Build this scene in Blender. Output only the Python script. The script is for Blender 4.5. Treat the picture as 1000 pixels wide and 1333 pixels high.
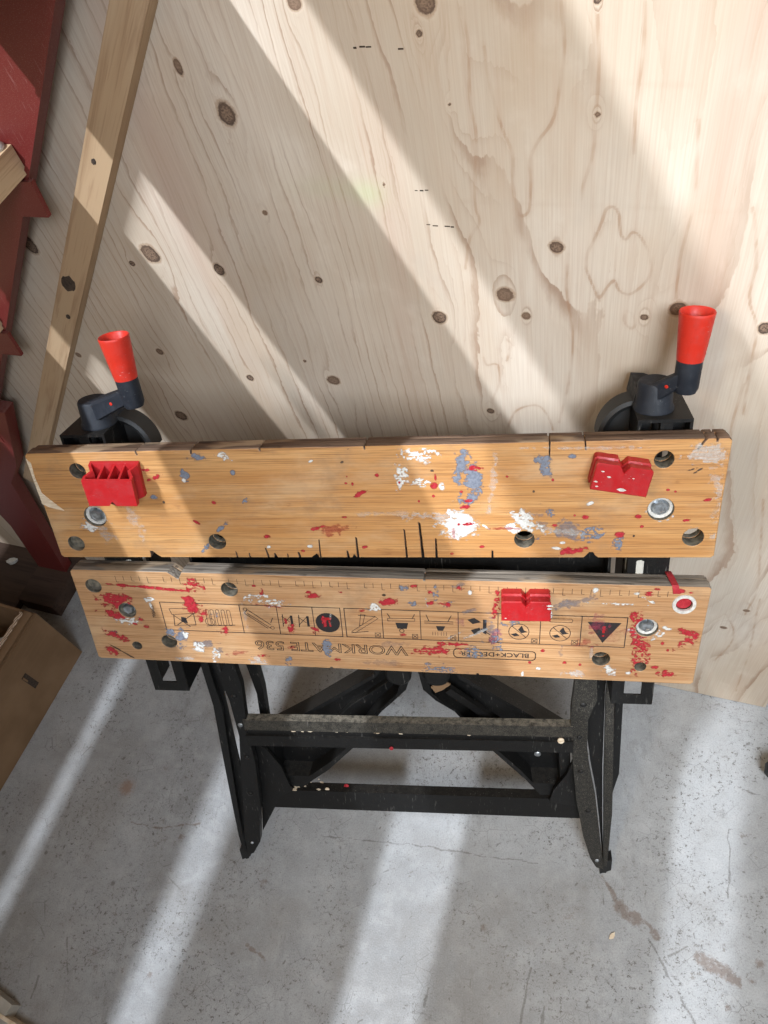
import bpy, bmesh, math, random
import numpy as np
from mathutils import Matrix, Vector
from mathutils.geometry import delaunay_2d_cdt

scene = bpy.context.scene
for o in list(bpy.data.objects):
    bpy.data.objects.remove(o)

# ------------------------------------------------------------------ camera
cam_d = bpy.data.cameras.new("camera")
cam = bpy.data.objects.new("camera", cam_d)
scene.collection.objects.link(cam)
cam_d.sensor_fit = 'VERTICAL'
cam_d.sensor_height = 24.0
cam_d.lens = 18.0
cam_d.clip_start = 0.02
cam_d.clip_end = 60.0
cam.matrix_world = Matrix(((0.9808, 0.0336, 0.1923, 0.1808),
                           (0.0810, 0.8262, -0.5576, -0.4921),
                           (-0.1777, 0.5624, 0.8075, 1.4720),
                           (0, 0, 0, 1)))
scene.camera = cam

# the plywood wall: foot of its right part, direction along it and towards the viewer
P1 = Vector((0.4064, 0.0969, 0.0))
DV = Vector((0.9744, -0.2249, 0.0)).normalized()
NV = Vector((-0.2249, -0.9744, 0.0)).normalized()
def wall(s, off, z):
    return P1 + DV * s + NV * off + Vector((0, 0, z))

# ------------------------------------------------------------------ light
world = bpy.data.worlds.new("World")
scene.world = world
world.use_nodes = True
bg = world.node_tree.nodes["Background"]
bg.inputs[0].default_value = (1.0, 0.885, 0.70, 1)
bg.inputs[1].default_value = 0.175

def area_lamp(name, loc, target, sx, sy, power, col, long_axis, spread=180):
    d = bpy.data.lights.new(name, 'AREA')
    d.shape = 'RECTANGLE'
    d.size = sx
    d.size_y = sy
    d.energy = power
    d.color = col
    d.spread = math.radians(spread)
    o = bpy.data.objects.new(name, d)
    scene.collection.objects.link(o)
    zc = (Vector(loc) - Vector(target)).normalized()
    xc = (Vector(long_axis) - zc * zc.dot(Vector(long_axis))).normalized()
    yc = zc.cross(xc)
    m = Matrix((xc, yc, zc)).transposed().to_4x4()
    m.translation = Vector(loc)
    o.matrix_world = m
    return o
# a ceiling strip light up beyond the open stair: its light falls between the treads
area_lamp("strip_light", wall(-1.325, 1.55, 3.207), wall(-0.25, 0.25, 0.4), 1.0, 0.027, 116.0, (0.83, 0.905, 1.0), NV)
# added soft daylight fill, right and behind the viewer, lightens the right half
area_lamp("daylight_fill", wall(0.62, 1.55, 2.25), wall(0.22, 0.15, 0.55), 0.8, 0.7, 15.5, (0.82, 0.905, 1.0), DV, 85)
# a warm bulb behind the viewer
area_lamp("warm_bulb", wall(-0.45, 1.15, 1.95), wall(-0.42, 0.55, 0.0), 0.4, 0.4, 10.0, (1.0, 0.81, 0.56), DV, 120)

scene.view_settings.view_transform = 'Standard'
scene.view_settings.look = 'None'
scene.view_settings.exposure = 0.0
scene.view_settings.gamma = 1.0
scene.view_settings.use_curve_mapping = False
PAINT_UP=[('w',47,-40,6.5,13.7,0,0.62),('w',67,-11,15.7,7.0,0,0.55),('w',68,-43,8.0,3.7,-10,0.6),('w',105,-95,19.6,16.5,5,0.95),('w',76,-86,31.2,5.8,-3,0.35),('w',181,-96,19.1,7.7,-35,0.7),('w',162,-101,8.0,4.8,-30,0.7),('w',-140,-8,9.3,5.5,-20,0.7),('w',89,-48,3.2,4.6,0,0.7),('w',142,-38,3.9,35.8,-6,0.28),('w',240,-71,3.8,2.3,25,0.9),('w',133,-98,6.5,1.5,-40,0.9),('w',207,-126,5.6,2.0,-10,0.9),('w',214,-119,3.2,2.0,0,0.8),('w',348,-18,19.8,13.4,0,0.42),('w',363,-59,7.2,35.2,8,0.3),('w',365,-113,10.5,4.7,0,0.45),('w',-306,-92,8.5,27.1,8,0.3),('w',-264,-78,5.6,30.5,10,0.22),('w',-311,-90,15.2,9.4,0,0.75),('w',310,-83,11.2,8.3,0,0.6),('w',25,-81,33.4,3.9,0,0.22),('w',-191,-36,2.6,2.9,0,0.9),('w',-46,-16,3.3,1.4,20,0.9),('w',-110,-124,2.7,2.1,0,0.9),('w',-62,-123,3.5,2.1,10,0.9),('w',220,-7,59.0,1.7,-1,0.3),('w',-105,2,74.8,1.8,0,0.3),('w',-299,6,53.4,1.8,0,0.4),('w',203,-103,31.6,2.9,-10,0.3),('w',344,-102,9.0,3.7,0,0.4),('g',122,-44,10.2,19.9,10,0.88),('g',110,-19,7.0,9.7,0,0.8),('g',106,-35,4.7,12.6,0,0.7),('g',113,-11,6.2,5.2,0,0.7),('g',118,-63,6.4,8.4,0,0.7),('g',195,-27,5.3,11.3,0,0.8),('g',191,-19,6.0,4.3,0,0.7),('g',220,-16,4.5,3.0,0,0.9),('g',201,-82,4.7,5.6,0,0.55),('g',216,-105,12.6,13.5,30,0.45),('g',244,-107,10.9,8.6,-20,0.55),('g',-189,-30,4.4,7.5,15,0.85),('g',-169,-9,7.7,4.6,0,0.8),('g',-134,-28,3.4,3.7,0,0.7),('g',-231,-57,5.4,3.0,0,0.9),('g',-162,-99,12.6,2.6,40,0.8),('g',-183,-124,9.2,2.6,50,0.7),('g',-126,-63,5.2,2.4,40,0.5),('g',190,-97,7.9,19.1,0,0.4),('g',270,-120,5.5,11.6,-10,0.65),('g',-9,3,12.8,3.5,0,0.7),('g',184,-113,11.2,2.9,0,0.5),('g',108,-64,2.4,13.0,0,0.5),('r',4,-55,6.6,2.3,30,0.9),('r',22,-34,2.4,2.3,0,0.95),('r',-5,-44,1.3,2.3,0,0.9),('r',-12,-43,1.8,1.5,0,0.9),('r',81,-47,4.0,3.7,20,0.8),('r',83,-38,1.6,4.5,0,0.9),('r',80,-60,1.6,1.9,0,0.9),('r',112,-74,5.6,2.8,10,0.6),('r',124,-28,7.0,2.7,0,0.6),('r',-36,-102,19.0,6.0,10,0.4),('r',-18,-85,3.4,2.0,0,0.8),('r',-53,-100,10.4,2.0,15,0.5),('r',-110,-110,4.5,2.6,0,0.7),('r',-189,-90,5.4,2.0,-35,0.75),('r',-163,-65,2.7,2.0,0,0.9),('r',-225,-33,8.0,1.9,20,0.7),('r',-232,-23,4.4,1.9,0,0.7),('r',236,-87,3.5,2.8,0,0.95),('r',271,-109,5.4,4.3,0,0.9),('r',289,-87,3.4,2.8,-15,0.9),('r',293,-99,1.9,1.9,0,0.9),('r',336,-92,4.5,1.5,5,0.85),('r',353,-68,4.4,2.0,10,0.9),('r',223,-130,11.2,4.5,10,0.7),('r',148,-101,19.4,1.5,0,0.45),('r',315,-56,2.2,1.4,0,0.9),('r',322,-58,1.5,1.4,0,0.9),('r',205,-97,3.1,1.9,0,0.7),('r',202,-43,1.5,1.8,0,0.9),('r',225,-85,1.6,1.9,0,0.9),('r',109,-55,2.0,1.8,0,0.9),('r',116,-66,4.8,1.9,0,0.5),('r',129,-124,3.3,2.0,0,0.8),('r',-71,-129,2.7,2.1,0,0.8),('r',0,-124,3.5,2.1,0,0.6),('r',96,-133,2.1,2.0,0,0.8),('r',99,-103,2.5,7.8,0,0.4),('r',110,-95,9.8,1.9,5,0.6),('r',156,-38,1.5,1.4,0,0.9),('r',64,-66,1.3,1.5,0,0.9),('r',45,-43,1.3,1.5,0,0.9),('r',-10,-35,1.1,1.3,0,0.9),('k',-221,-64,1.8,2.0,0,0.95),('k',183,-56,1.5,1.6,0,0.95),('k',-13,-18,2.4,1.4,20,0.9),('k',80,-30,2.0,1.3,0,0.9),('k',336,-33,5.7,0.9,20,0.6),('k',327,-28,8.6,0.8,-8,0.5),('k',342,-34,7.2,0.7,35,0.5),('k',286,-111,1.2,1.4,0,0.9)]
PAINT_LO=[('r',-321,-45,17.2,13.2,0,0.72),('r',-328,-66,15.4,6.1,-8,0.72),('r',-274,-23,61.0,1.9,-4,0.75),('r',-217,-20,9.6,9.2,0,0.6),('r',-221,-54,11.8,10.7,10,0.92),('r',-226,-41,6.8,5.9,-30,0.9),('r',-215,-70,4.0,6.1,0,0.85),('r',-188,-84,7.4,7.4,0,0.97),('r',-335,-100,14.6,5.1,-28,0.75),('r',-349,-126,8.5,6.6,-30,0.7),('r',-290,-84,4.1,3.1,0,0.8),('r',-295,-73,5.1,2.5,-20,0.7),('r',-304,-81,3.1,2.5,0,0.6),('r',-71,-28,8.3,3.4,-8,0.85),('r',-76,-23,3.7,2.2,20,0.8),('r',-133,-24,2.8,5.7,0,0.5),('r',-127,-45,19.0,1.4,-8,0.4),('r',17,-33,9.0,5.0,5,0.85),('r',-16,-47,4.6,2.3,0,0.5),('r',64,-105,27.6,7.3,2,0.6),('r',87,-93,14.5,3.0,0,0.7),('r',66,-33,5.3,3.3,0,0.7),('r',85,-35,7.9,3.3,-10,0.7),('r',49,-10,5.3,2.7,0,0.6),('r',66,-17,3.5,3.3,0,0.7),('r',101,-10,4.3,3.2,0,0.6),('r',106,6,3.4,2.1,0,0.8),('r',-62,-63,2.8,9.4,0,0.7),('r',-74,-80,5.7,6.0,20,0.75),('r',-104,-79,5.8,6.0,0,0.7),('r',-109,-67,1.9,5.9,0,0.6),('r',140,-41,3.5,13.3,-10,0.6),('r',142,-23,2.6,8.7,0,0.5),('r',299,-82,6.7,38.6,4,0.55),('r',308,-90,5.9,22.9,0,0.5),('r',293,-46,4.1,6.5,0,0.6),('r',265,-66,18.5,15.7,0,0.2),('r',243,-85,12.0,6.9,0,0.35),('r',350,-62,11.4,4.4,-22,0.75),('r',357,-76,6.5,6.7,-25,0.75),('r',361,-68,4.1,5.5,0,0.7),('r',348,-82,4.9,9.0,-40,0.5),('r',337,-126,7.6,4.7,0,0.55),('r',323,-116,4.2,2.9,5,0.85),('r',337,-6,5.5,3.6,0,0.9),('r',305,-11,4.8,3.1,10,0.6),('r',313,-4,3.2,1.5,0,0.7),('r',348,-8,2.4,1.5,0,0.8),('r',-145,-124,6.0,2.5,0,0.6),('r',-107,-109,4.9,2.5,0,0.6),('r',115,-152,5.6,2.5,20,0.6),('r',-51,-125,3.9,2.0,0,0.6),('r',327,-80,2.1,2.3,0,0.95),('r',334,-90,1.7,1.8,0,0.9),('r',195,-98,2.6,2.4,0,0.7),('r',181,-117,1.8,1.9,0,0.7),('r',221,-115,2.6,2.4,0,0.6),('r',239,-117,1.7,1.9,0,0.8),('r',32,-82,3.7,2.4,10,0.7),('r',-121,-142,5.0,2.6,0,0.4),('r',-178,-122,14.1,3.8,0,0.35),('r',143,5,1.7,6.3,0,0.6),('r',114,8,4.2,1.7,-30,0.6),('r',-141,-16,2.8,1.8,0,0.7),('r',-38,-21,2.7,1.7,0,0.6),('m',140,-79,7.1,13.9,0,0.45),('m',260,-58,13.4,13.3,0,0.25),('m',299,-76,10.0,22.5,0,0.25),('m',100,-60,7.1,5.7,0,0.3),('w',-129,-36,18.9,6.9,-8,0.5),('w',0,-42,6.3,6.8,0,0.75),('w',-228,-115,7.1,6.4,20,0.7),('w',-155,-136,14.1,9.1,-15,0.4),('w',-208,-131,5.1,18.2,-10,0.5),('w',248,-8,3.3,3.7,0,0.95),('w',270,-26,26.2,1.2,-1,0.6),('w',231,-131,15.0,4.9,0,0.4),('w',275,-125,6.9,4.8,-10,0.75),('w',269,-119,5.2,3.6,0,0.6),('w',-241,-95,5.1,7.5,0,0.5),('w',-276,-41,6.0,3.6,30,0.6),('w',-276,-53,2.0,7.2,10,0.8),('w',329,-58,5.7,2.7,-20,0.7),('w',316,-75,3.3,1.7,30,0.8),('w',111,-17,2.6,3.3,0,0.9),('w',101,4,5.1,2.1,0,0.6),('w',62,-34,1.8,8.9,10,0.4),('w',123,-73,17.7,1.4,30,0.4),('w',87,-84,16.2,1.2,35,0.35),('w',200,-44,3.4,5.5,0,0.8),('w',294,-127,3.4,2.4,0,0.8),('w',-313,-74,14.3,6.2,0,0.55),('w',309,-65,13.2,6.7,0,0.65),('w',191,-126,2.7,2.4,0,0.7),('w',173,-136,1.8,4.9,0,0.7),('w',304,-19,8.0,1.3,-30,0.5),('w',-250,-134,14.5,3.9,0,0.4),('w',-53,-55,1.9,11.6,0,0.35),('w',-159,-66,1.9,16.8,0,0.25),('w',292,-11,3.2,2.1,0,0.6),('w',-33,-142,29.1,3.8,-2,0.22),('w',250,-99,2.6,9.3,0,0.3),('g',-247,-98,10.2,15.1,-25,0.85),('g',-256,-91,7.1,7.5,0,0.8),('g',-217,-109,16.2,6.3,0,0.45),('g',-202,-118,10.1,5.1,0,0.4),('g',36,-13,5.3,4.4,0,0.7),('g',45,-34,6.2,3.4,0,0.75),('g',88,-34,10.5,3.3,30,0.6),('g',72,-15,2.6,10.9,0,0.5),('g',-61,-106,4.8,14.8,-8,0.65),('g',-113,-131,4.0,7.7,0,0.5),('g',220,-28,23.3,5.4,18,0.45),('g',240,-21,11.5,3.2,0,0.45),('g',77,-135,20.5,7.5,-4,0.5),('g',115,-106,8.1,8.4,0,0.55),('g',143,-90,4.4,10.6,0,0.5),('g',136,-61,7.9,18.2,-15,0.45),('g',156,-60,12.2,4.5,0,0.6),('g',109,-43,7.0,3.4,25,0.4),('g',-337,-97,7.3,4.5,-20,0.6),('g',101,-5,8.6,3.2,20,0.4),('g',-197,-62,4.9,4.8,0,0.5),('g',27,-96,18.5,4.8,0,0.2),('g',216,-101,2.6,11.7,0,0.3),('g',7,-127,22.8,5.0,0,0.2),('k',-336,-125,19.1,1.2,-38,0.95),('k',-322,-136,5.3,1.2,-32,0.9),('k',-353,-23,2.0,1.2,0,0.9),('k',13,-24,2.7,1.8,0,0.6)]
KNOTS=[(-0.5121,1.123,0.0083,1.2),(-0.4135,1.2142,0.0054,1),(-0.3021,1.2092,0.0068,1.1),(-0.311,1.1868,0.0026,1),(-0.5073,1.0171,0.0028,1),(-0.5952,0.9378,0.0064,1.1),(-0.6828,0.9555,0.0101,1.2),(-0.7168,0.9389,0.0035,1),(-0.4678,0.9324,0.0038,1),(-0.4915,0.767,0.008,0.9),(-0.6197,0.7534,0.005,1),(-0.781,0.6476,0.0091,1),(-0.5448,1.1683,0.0032,2),(-0.2014,0.9901,0.0059,1),(-0.2554,0.9279,0.0082,1),(-0.2335,0.9017,0.0041,1),(-0.3313,0.8902,0.0072,1),(-0.2826,0.7417,0.0041,1),(-0.0831,0.9248,0.0077,1),(-0.1136,0.9111,0.0037,0.9),(-0.0019,0.9083,0.0053,1.2),(-0.1692,1.1199,0.0025,1),(-0.173,1.2043,0.0027,1),(-0.8606,0.9569,0.0088,1.4),(0.0862,0.3512,0.0043,0.6),(0.0651,0.2836,0.0046,0.6),(-0.7511,0.7869,0.0054,1),(-0.9063,0.762,0.0045,1),(-0.5238,0.7979,0.0022,1),(-0.2926,1.1303,0.0014,1),(-0.3663,1.0532,0.0015,1)]
PLYLINES=[([(-0.1731,0.9668),(-0.1723,0.9847),(-0.1659,1.0023),(-0.1611,1.019),(-0.1572,1.0334),(-0.1506,1.0352),(-0.1461,1.0275),(-0.1435,1.0091),(-0.1382,1.0019),(-0.1328,1.0104),(-0.1248,1.0043),(-0.1165,0.9879),(-0.1126,0.969),(-0.1181,0.9523),(-0.1299,0.9391),(-0.1404,0.943),(-0.1456,0.9549),(-0.151,0.9479),(-0.1591,0.9319),(-0.1657,0.9468),(-0.1731,0.9668)],0.5),([(-0.2592,1.1757),(-0.2554,1.1394),(-0.2475,1.1065),(-0.2404,1.0856),(-0.241,1.0559),(-0.2372,1.0258),(-0.2277,1.0286),(-0.2249,1.0563),(-0.2251,1.0785),(-0.2181,1.0962),(-0.2082,1.1098),(-0.2038,1.1196),(-0.2001,1.1384),(-0.1963,1.1735),(-0.1994,1.2057)],0.45),([(-0.2751,1.2041),(-0.2716,1.1761),(-0.2742,1.1333),(-0.2717,1.0996),(-0.2782,1.0392),(-0.2757,1.0143),(-0.2865,0.9964),(-0.2947,0.9587)],0.35),([(-0.0915,1.1155),(-0.0885,1.0867),(-0.0844,1.0448),(-0.0865,1.0141),(-0.0887,0.981),(-0.0866,0.936)],0.4),([(-0.1399,1.2027),(-0.1381,1.1714),(-0.1397,1.1252),(-0.1377,1.0863)],0.3),([(-0.1726,1.1941),(-0.1696,1.1556),(-0.1704,1.1193),(-0.1714,1.0861),(-0.1782,1.0573),(-0.1797,1.0421)],0.4),([(-0.1903,0.9837),(-0.1911,0.9371),(-0.1837,0.8754),(-0.1875,0.8039),(-0.1975,0.7348)],0.35),([(-0.038,1.0389),(-0.0312,1.0166),(-0.0234,0.9766),(-0.0218,0.9415),(-0.0086,0.9047),(-0.0036,0.8419),(0.0021,0.7831)],0.35),([(-0.2637,0.7081),(-0.2503,0.7471),(-0.2235,0.7613),(-0.2097,0.7398),(-0.205,0.7189)],0.35),([(-0.2845,0.8344),(-0.2818,0.8224),(-0.2689,0.8241),(-0.2689,0.7921),(-0.2782,0.7636),(-0.2741,0.7359)],0.4),([(-0.256,0.8651),(-0.2521,0.8563),(-0.2577,0.8317)],0.5),([(-0.3376,1.1766),(-0.3297,1.1757),(-0.3168,1.1741)],1.0),([(-0.3356,1.0092),(-0.2986,1.0082)],1.0),([(-0.3698,1.1783),(-0.353,1.1771)],0.7),([(-0.336,1.0482),(-0.3208,1.0478)],0.6),([(-0.2918,1.0372),(-0.2191,1.0362),(-0.1507,1.0368),(-0.086,1.0343),(-0.0312,1.0347)],0.28),([(-0.1634,1.1467),(-0.1287,1.143),(-0.1007,1.1419)],0.22),([(-0.132,0.9184),(-0.1325,0.9042),(-0.1249,0.8946),(-0.1211,0.9033),(-0.1258,0.915),(-0.132,0.9184)],0.4),([(0.0087,0.553),(0.004,0.6396),(0.0022,0.7012),(-0.0056,0.7557),(-0.0067,0.8064),(-0.0065,0.8301)],0.35),([(0.0865,0.3385),(0.0881,0.4126),(0.0727,0.5148),(0.0521,0.6353)],0.3),([(0.1251,0.0481),(0.1159,0.2118),(0.1014,0.3449),(0.0972,0.3926)],0.3),([(0.0714,0.1572),(0.084,0.2262),(0.0801,0.2821),(0.0611,0.3276)],0.3)]
GREEN=[(-0.3843, 1.0429), (-0.4241, 1.0478)]
CRACKS=[([(0.2715,-0.2441),(0.2871,-0.2694),(0.2966,-0.2897)],0.005,'b'),([(0.2966,-0.2897),(0.3066,-0.3006),(0.3219,-0.3065)],0.01,'b'),([(0.3219,-0.3065),(0.3426,-0.3164),(0.3505,-0.3314)],0.005714285714285714,'b'),([(0.415,-0.3573),(0.4342,-0.3665)],0.01,'b'),([(0.4342,-0.3665),(0.4498,-0.3758),(0.4652,-0.385)],0.012857142857142857,'b'),([(0.3403,-0.3375),(0.3539,-0.3636),(0.3631,-0.384),(0.3766,-0.4139),(0.3949,-0.4454)],0.002285714285714286,'k'),([(0.3663,-0.3574),(0.3975,-0.3414)],0.002857142857142857,'k'),([(-0.2263,-0.2022),(-0.1381,-0.2076),(-0.0524,-0.2102),(0.0312,-0.2191),(0.1653,-0.2301)],0.0017142857142857142,'k'),([(0.4873,-0.1604),(0.4819,-0.2094),(0.4702,-0.2683)],0.002,'k'),([(0.5199,-0.0901),(0.5372,-0.0987),(0.5495,-0.0995)],0.002285714285714286,'k'),([(0.1483,-0.3885),(0.14,-0.4316),(0.1321,-0.4661)],0.002142857142857143,'k'),([(-0.685,-0.3978),(-0.6666,-0.4512)],0.002285714285714286,'k'),([(-0.7205,-0.4633),(-0.7235,-0.4962)],0.002285714285714286,'k'),([(-0.5163,-0.2856),(-0.4847,-0.3074)],0.0018571428571428571,'k'),([(-0.0165,-0.4273),(-0.0228,-0.4544)],0.0025714285714285713,'k'),([(0.171,-0.4396),(0.1654,-0.4635)],0.0025714285714285713,'k'),([(-0.3389,-0.3875),(-0.3027,-0.4084)],0.002857142857142857,'b'),([(-0.618,-0.1942),(-0.5505,-0.2027),(-0.4735,-0.1909)],0.0018571428571428571,'b')]
SPOTS=[(-0.6453,-0.1289,0.0314,0.8,'r'),(-0.5709,-0.093,0.0429,0.4,'b'),(-0.5052,-0.2175,0.0129,0.9,'b'),(-0.6224,-0.3045,0.0086,0.8,'k'),(-0.6287,-0.4186,0.0429,0.5,'b'),(-0.7058,-0.3741,0.0229,0.6,'b'),(-0.3282,-0.2886,0.02,0.7,'b'),(-0.3283,-0.2628,0.0371,0.4,'b'),(0.2135,-0.3062,0.0571,0.45,'b'),(0.0731,-0.3355,0.0114,0.9,'b'),(0.5032,-0.3586,0.0129,0.9,'b'),(0.4877,-0.3834,0.01,0.9,'b'),(0.4461,-0.4207,0.0086,0.9,'b'),(-0.4954,-0.4678,0.0429,0.35,'b'),(0.4812,-0.1355,0.0229,0.5,'k'),(0.4378,-0.3038,0.0171,0.5,'k'),(0.3375,-0.4066,0.0429,0.2,'k'),(-0.0142,-0.4217,0.0171,0.3,'b'),(-0.3256,-0.3984,0.0286,0.3,'b'),(-0.2127,-0.3073,0.0857,0.15,'k'),(-0.6906,-0.092,0.0343,0.3,'k'),(0.3973,-0.2015,0.0357,0.25,'k'),(0.1388,-0.2389,0.0286,0.3,'k'),(-0.5086,-0.4459,0.01,0.8,'b'),(-0.7799,-0.2582,0.0071,0.8,'k'),(-0.8715,-0.2626,0.0086,0.8,'k')]

# ------------------------------------------------------------------ node helpers
class NT:
    def __init__(self, name):
        self.m = bpy.data.materials.new(name)
        self.m.use_nodes = True
        self.t = self.m.node_tree
        self.b = self.t.nodes["Principled BSDF"]
        self.tc = None
    def n(self, typ, **kw):
        nd = self.t.nodes.new(typ)
        for k, v in kw.items():
            setattr(nd, k, v)
        return nd
    def put(self, sock, v):
        if isinstance(v, bpy.types.NodeSocket):
            self.t.links.new(v, sock)
        else:
            if sock.type == 'RGBA' and len(v) == 3:
                v = (*v, 1)
            sock.default_value = v
    def coord(self, kind='Object'):
        if self.tc is None:
            self.tc = self.n('ShaderNodeTexCoord')
        return self.tc.outputs[kind]
    def mapping(self, vec, scale=(1, 1, 1), loc=(0, 0, 0), rot=(0, 0, 0)):
        nd = self.n('ShaderNodeMapping')
        self.put(nd.inputs['Vector'], vec)
        nd.inputs['Scale'].default_value = scale
        nd.inputs['Location'].default_value = loc
        nd.inputs['Rotation'].default_value = rot
        return nd.outputs[0]
    def noise(self, vec, scale=5, detail=4, rough=.5, dist=0.0):
        nd = self.n('ShaderNodeTexNoise')
        self.put(nd.inputs['Vector'], vec)
        nd.inputs['Scale'].default_value = scale
        nd.inputs['Detail'].default_value = detail
        nd.inputs['Roughness'].default_value = rough
        nd.inputs['Distortion'].default_value = dist
        return nd.outputs[0]
    def voro(self, vec, scale=5, feature='F1', rnd=1.0):
        nd = self.n('ShaderNodeTexVoronoi', feature=feature)
        self.put(nd.inputs['Vector'], vec)
        nd.inputs['Scale'].default_value = scale
        nd.inputs['Randomness'].default_value = rnd
        return nd
    def math(self, op, a, b=0.0, c=0.0, clamp=False):
        nd = self.n('ShaderNodeMath', operation=op, use_clamp=clamp)
        self.put(nd.inputs[0], a)
        self.put(nd.inputs[1], b)
        self.put(nd.inputs[2], c)
        return nd.outputs[0]
    def rng(self, v, a, b, c=0.0, d=1.0, smooth=True):
        nd = self.n('ShaderNodeMapRange')
        nd.interpolation_type = 'SMOOTHSTEP' if smooth else 'LINEAR'
        self.put(nd.inputs[0], v)
        for i, x in enumerate((a, b, c, d)):
            nd.inputs[i + 1].default_value = x
        return nd.outputs[0]
    def mix(self, f, a, b, mode='MIX'):
        nd = self.n('ShaderNodeMix', data_type='RGBA', blend_type=mode)
        self.put(nd.inputs[0], f)
        self.put(nd.inputs[6], a)
        self.put(nd.inputs[7], b)
        return nd.outputs[2]
    def attr(self, name):
        nd = self.n('ShaderNodeAttribute', attribute_name=name)
        return nd.outputs['Fac']
    def bump(self, h, strength=.3, dist=.001):
        nd = self.n('ShaderNodeBump')
        nd.inputs['Strength'].default_value = strength
        nd.inputs['Distance'].default_value = dist
        self.put(nd.inputs['Height'], h)
        self.t.links.new(nd.outputs[0], self.b.inputs['Normal'])
    def out(self, col=None, rough=None, metal=None, spec=None):
        if col is not None: self.put(self.b.inputs['Base Color'], col)
        if rough is not None: self.put(self.b.inputs['Roughness'], rough)
        if metal is not None: self.put(self.b.inputs['Metallic'], metal)
        if spec is not None: self.put(self.b.inputs['Specular IOR Level'], spec)
        return self.m

MAT = {}
def make_materials():
    # -- plywood face veneer (grain level sets are stored on the mesh, lines drawn here)
    k = NT("plywood"); co = k.coord()
    f = k.math('ADD', k.attr('grain'), k.math('MULTIPLY', k.noise(k.mapping(co, (40, 1, 12)), 1.0, 4, .65), k.attr('wobble')))
    fr = k.math('FRACT', f)
    var = k.noise(k.mapping(co, (7, 1, 1.6)), 1.0, 3)
    line = k.math('MULTIPLY', k.rng(fr, .80, .97), k.rng(fr, 1.0, .985))
    line = k.math('MULTIPLY', line, k.rng(k.noise(k.mapping(co, (22, 1, 5)), 1.0, 3), .36, .68, .0, .66))
    soft = k.math('MULTIPLY', k.math('POWER', fr, 3.0), k.rng(var, .35, .7, .03, .28))
    fibre = k.noise(k.mapping(co, (620, 1, 9)), 1.0, 4, .6)
    blot = k.noise(k.mapping(co, (3.4, 1, 2.2)), 1.0, 3)
    base = k.mix(k.rng(blot, .35, .68), (.585, .485, .375), (.755, .66, .55))
    base = k.mix(k.rng(k.noise(k.mapping(co, (9, 1, 1.1), (4, 2, 1)), 1.0, 3), .52, .8), base, (.58, .42, .33))
    base = k.mix(k.rng(fibre, .32, .75, 0, .34), base, (.47, .33, .23))
    base = k.mix(k.rng(k.noise(k.mapping(co, (110, 1, 6)), 1.0, 4, .65), .50, .74, 0, .30), base, (.52, .35, .25))
    base = k.mix(k.rng(k.noise(k.mapping(co, (12, 1, 9), (7, 0, 3)), 1.0, 5, .6), .55, .72, 0, .35), base, (.80, .72, .61))
    pores = k.rng(k.noise(k.mapping(co, (900, 1, 26)), 1.0, 2), .68, .80, 0, .40)
    base = k.mix(pores, base, (.33, .22, .15))
    gold = k.rng(k.noise(k.mapping(co, (6, 1, 2.6), (1, 0, 8)), 1.0, 4, .6), .50, .70)
    base = k.mix(k.math('MULTIPLY', gold, .36), base, (.58, .42, .28))
    grey = k.rng(k.noise(k.mapping(co, (8, 1, 5), (5, 0, 2)), 1.0, 4, .6), .56, .72)
    base = k.mix(k.math('MULTIPLY', grey, .30), base, (.50, .42, .35))
    fr2 = k.math('FRACT', k.math('MULTIPLY', f, 2.63))
    ln2 = k.math('MULTIPLY', k.math('POWER', fr2, 7.0), k.rng(k.noise(k.mapping(co, (16, 1, 4), (2, 0, 6)), 1.0, 3), .42, .66, 0, .34))
    base = k.mix(soft, base, (.46, .29, .18))
    base = k.mix(ln2, base, (.40, .25, .16))
    base = k.mix(line, base, (.32, .185, .115))
    mkv = k.math('ADD', k.attr('mark'), k.math('MULTIPLY', k.math('SUBTRACT', k.noise(k.mapping(co, (160, 1, 60)), 1.0, 3), .5), .16))
    mk = k.math('MULTIPLY', k.math('MAXIMUM', k.rng(mkv, .70, .90, 0, 1), k.rng(mkv, .25, .9, 0, .22)), k.rng(k.noise(k.mapping(co, (30, 1, 30)), 1.0, 2), .30, .70, .08, .62))
    base = k.mix(mk, base, (.40, .235, .14))
    base = k.mix(k.attr('green'), base, (.50, .62, .30))
    kn = k.attr('knot')
    kt = k.math('ADD', kn, k.math('MULTIPLY', k.math('SUBTRACT', k.noise(k.mapping(co, (260, 1, 260)), 1.0, 4, .7), .5), .42))
    base = k.mix(k.rng(kt, .02, .20, 0, .15), base, (.74, .63, .50))
    base = k.mix(k.rng(kt, .26, .44, 0, .55), base, (.40, .25, .15))
    base = k.mix(k.rng(kt, .46, .60, 0, .93), base, k.mix(k.math('MULTIPLY', k.rng(kt, .62, .88), k.rng(k.noise(k.mapping(co, (500, 1, 500)), 1.0, 3), .35, .6)), k.mix(k.rng(k.noise(k.mapping(co, (7, 1, 7)), 1.0, 1), .40, .60), (.055, .034, .026), (.17, .105, .07)), (.26, .17, .115)))
    k.bump(fibre, .18, .0006)
    MAT['ply'] = k.out(base, k.rng(fibre, .3, .7, .62, .8), 0, .25)
    k = NT("plywood_edge"); co = k.coord()
    nz = k.noise(k.mapping(co, (30, 700, 30)), 1.0, 2)
    MAT['ply_edge'] = k.out(k.mix(k.rng(nz, .4, .6), (.30, .20, .13), (.55, .42, .30)), .8)

    # -- painted concrete
    k = NT("concrete"); co = k.coord()
    big = k.noise(co, 3.0, 5, .6)
    med = k.noise(co, 26, 5, .65)
    fin = k.noise(co, 420, 4, .7)
    base = k.mix(k.rng(big, .35, .68), (.325, .326, .328), (.435, .44, .445))
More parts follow.
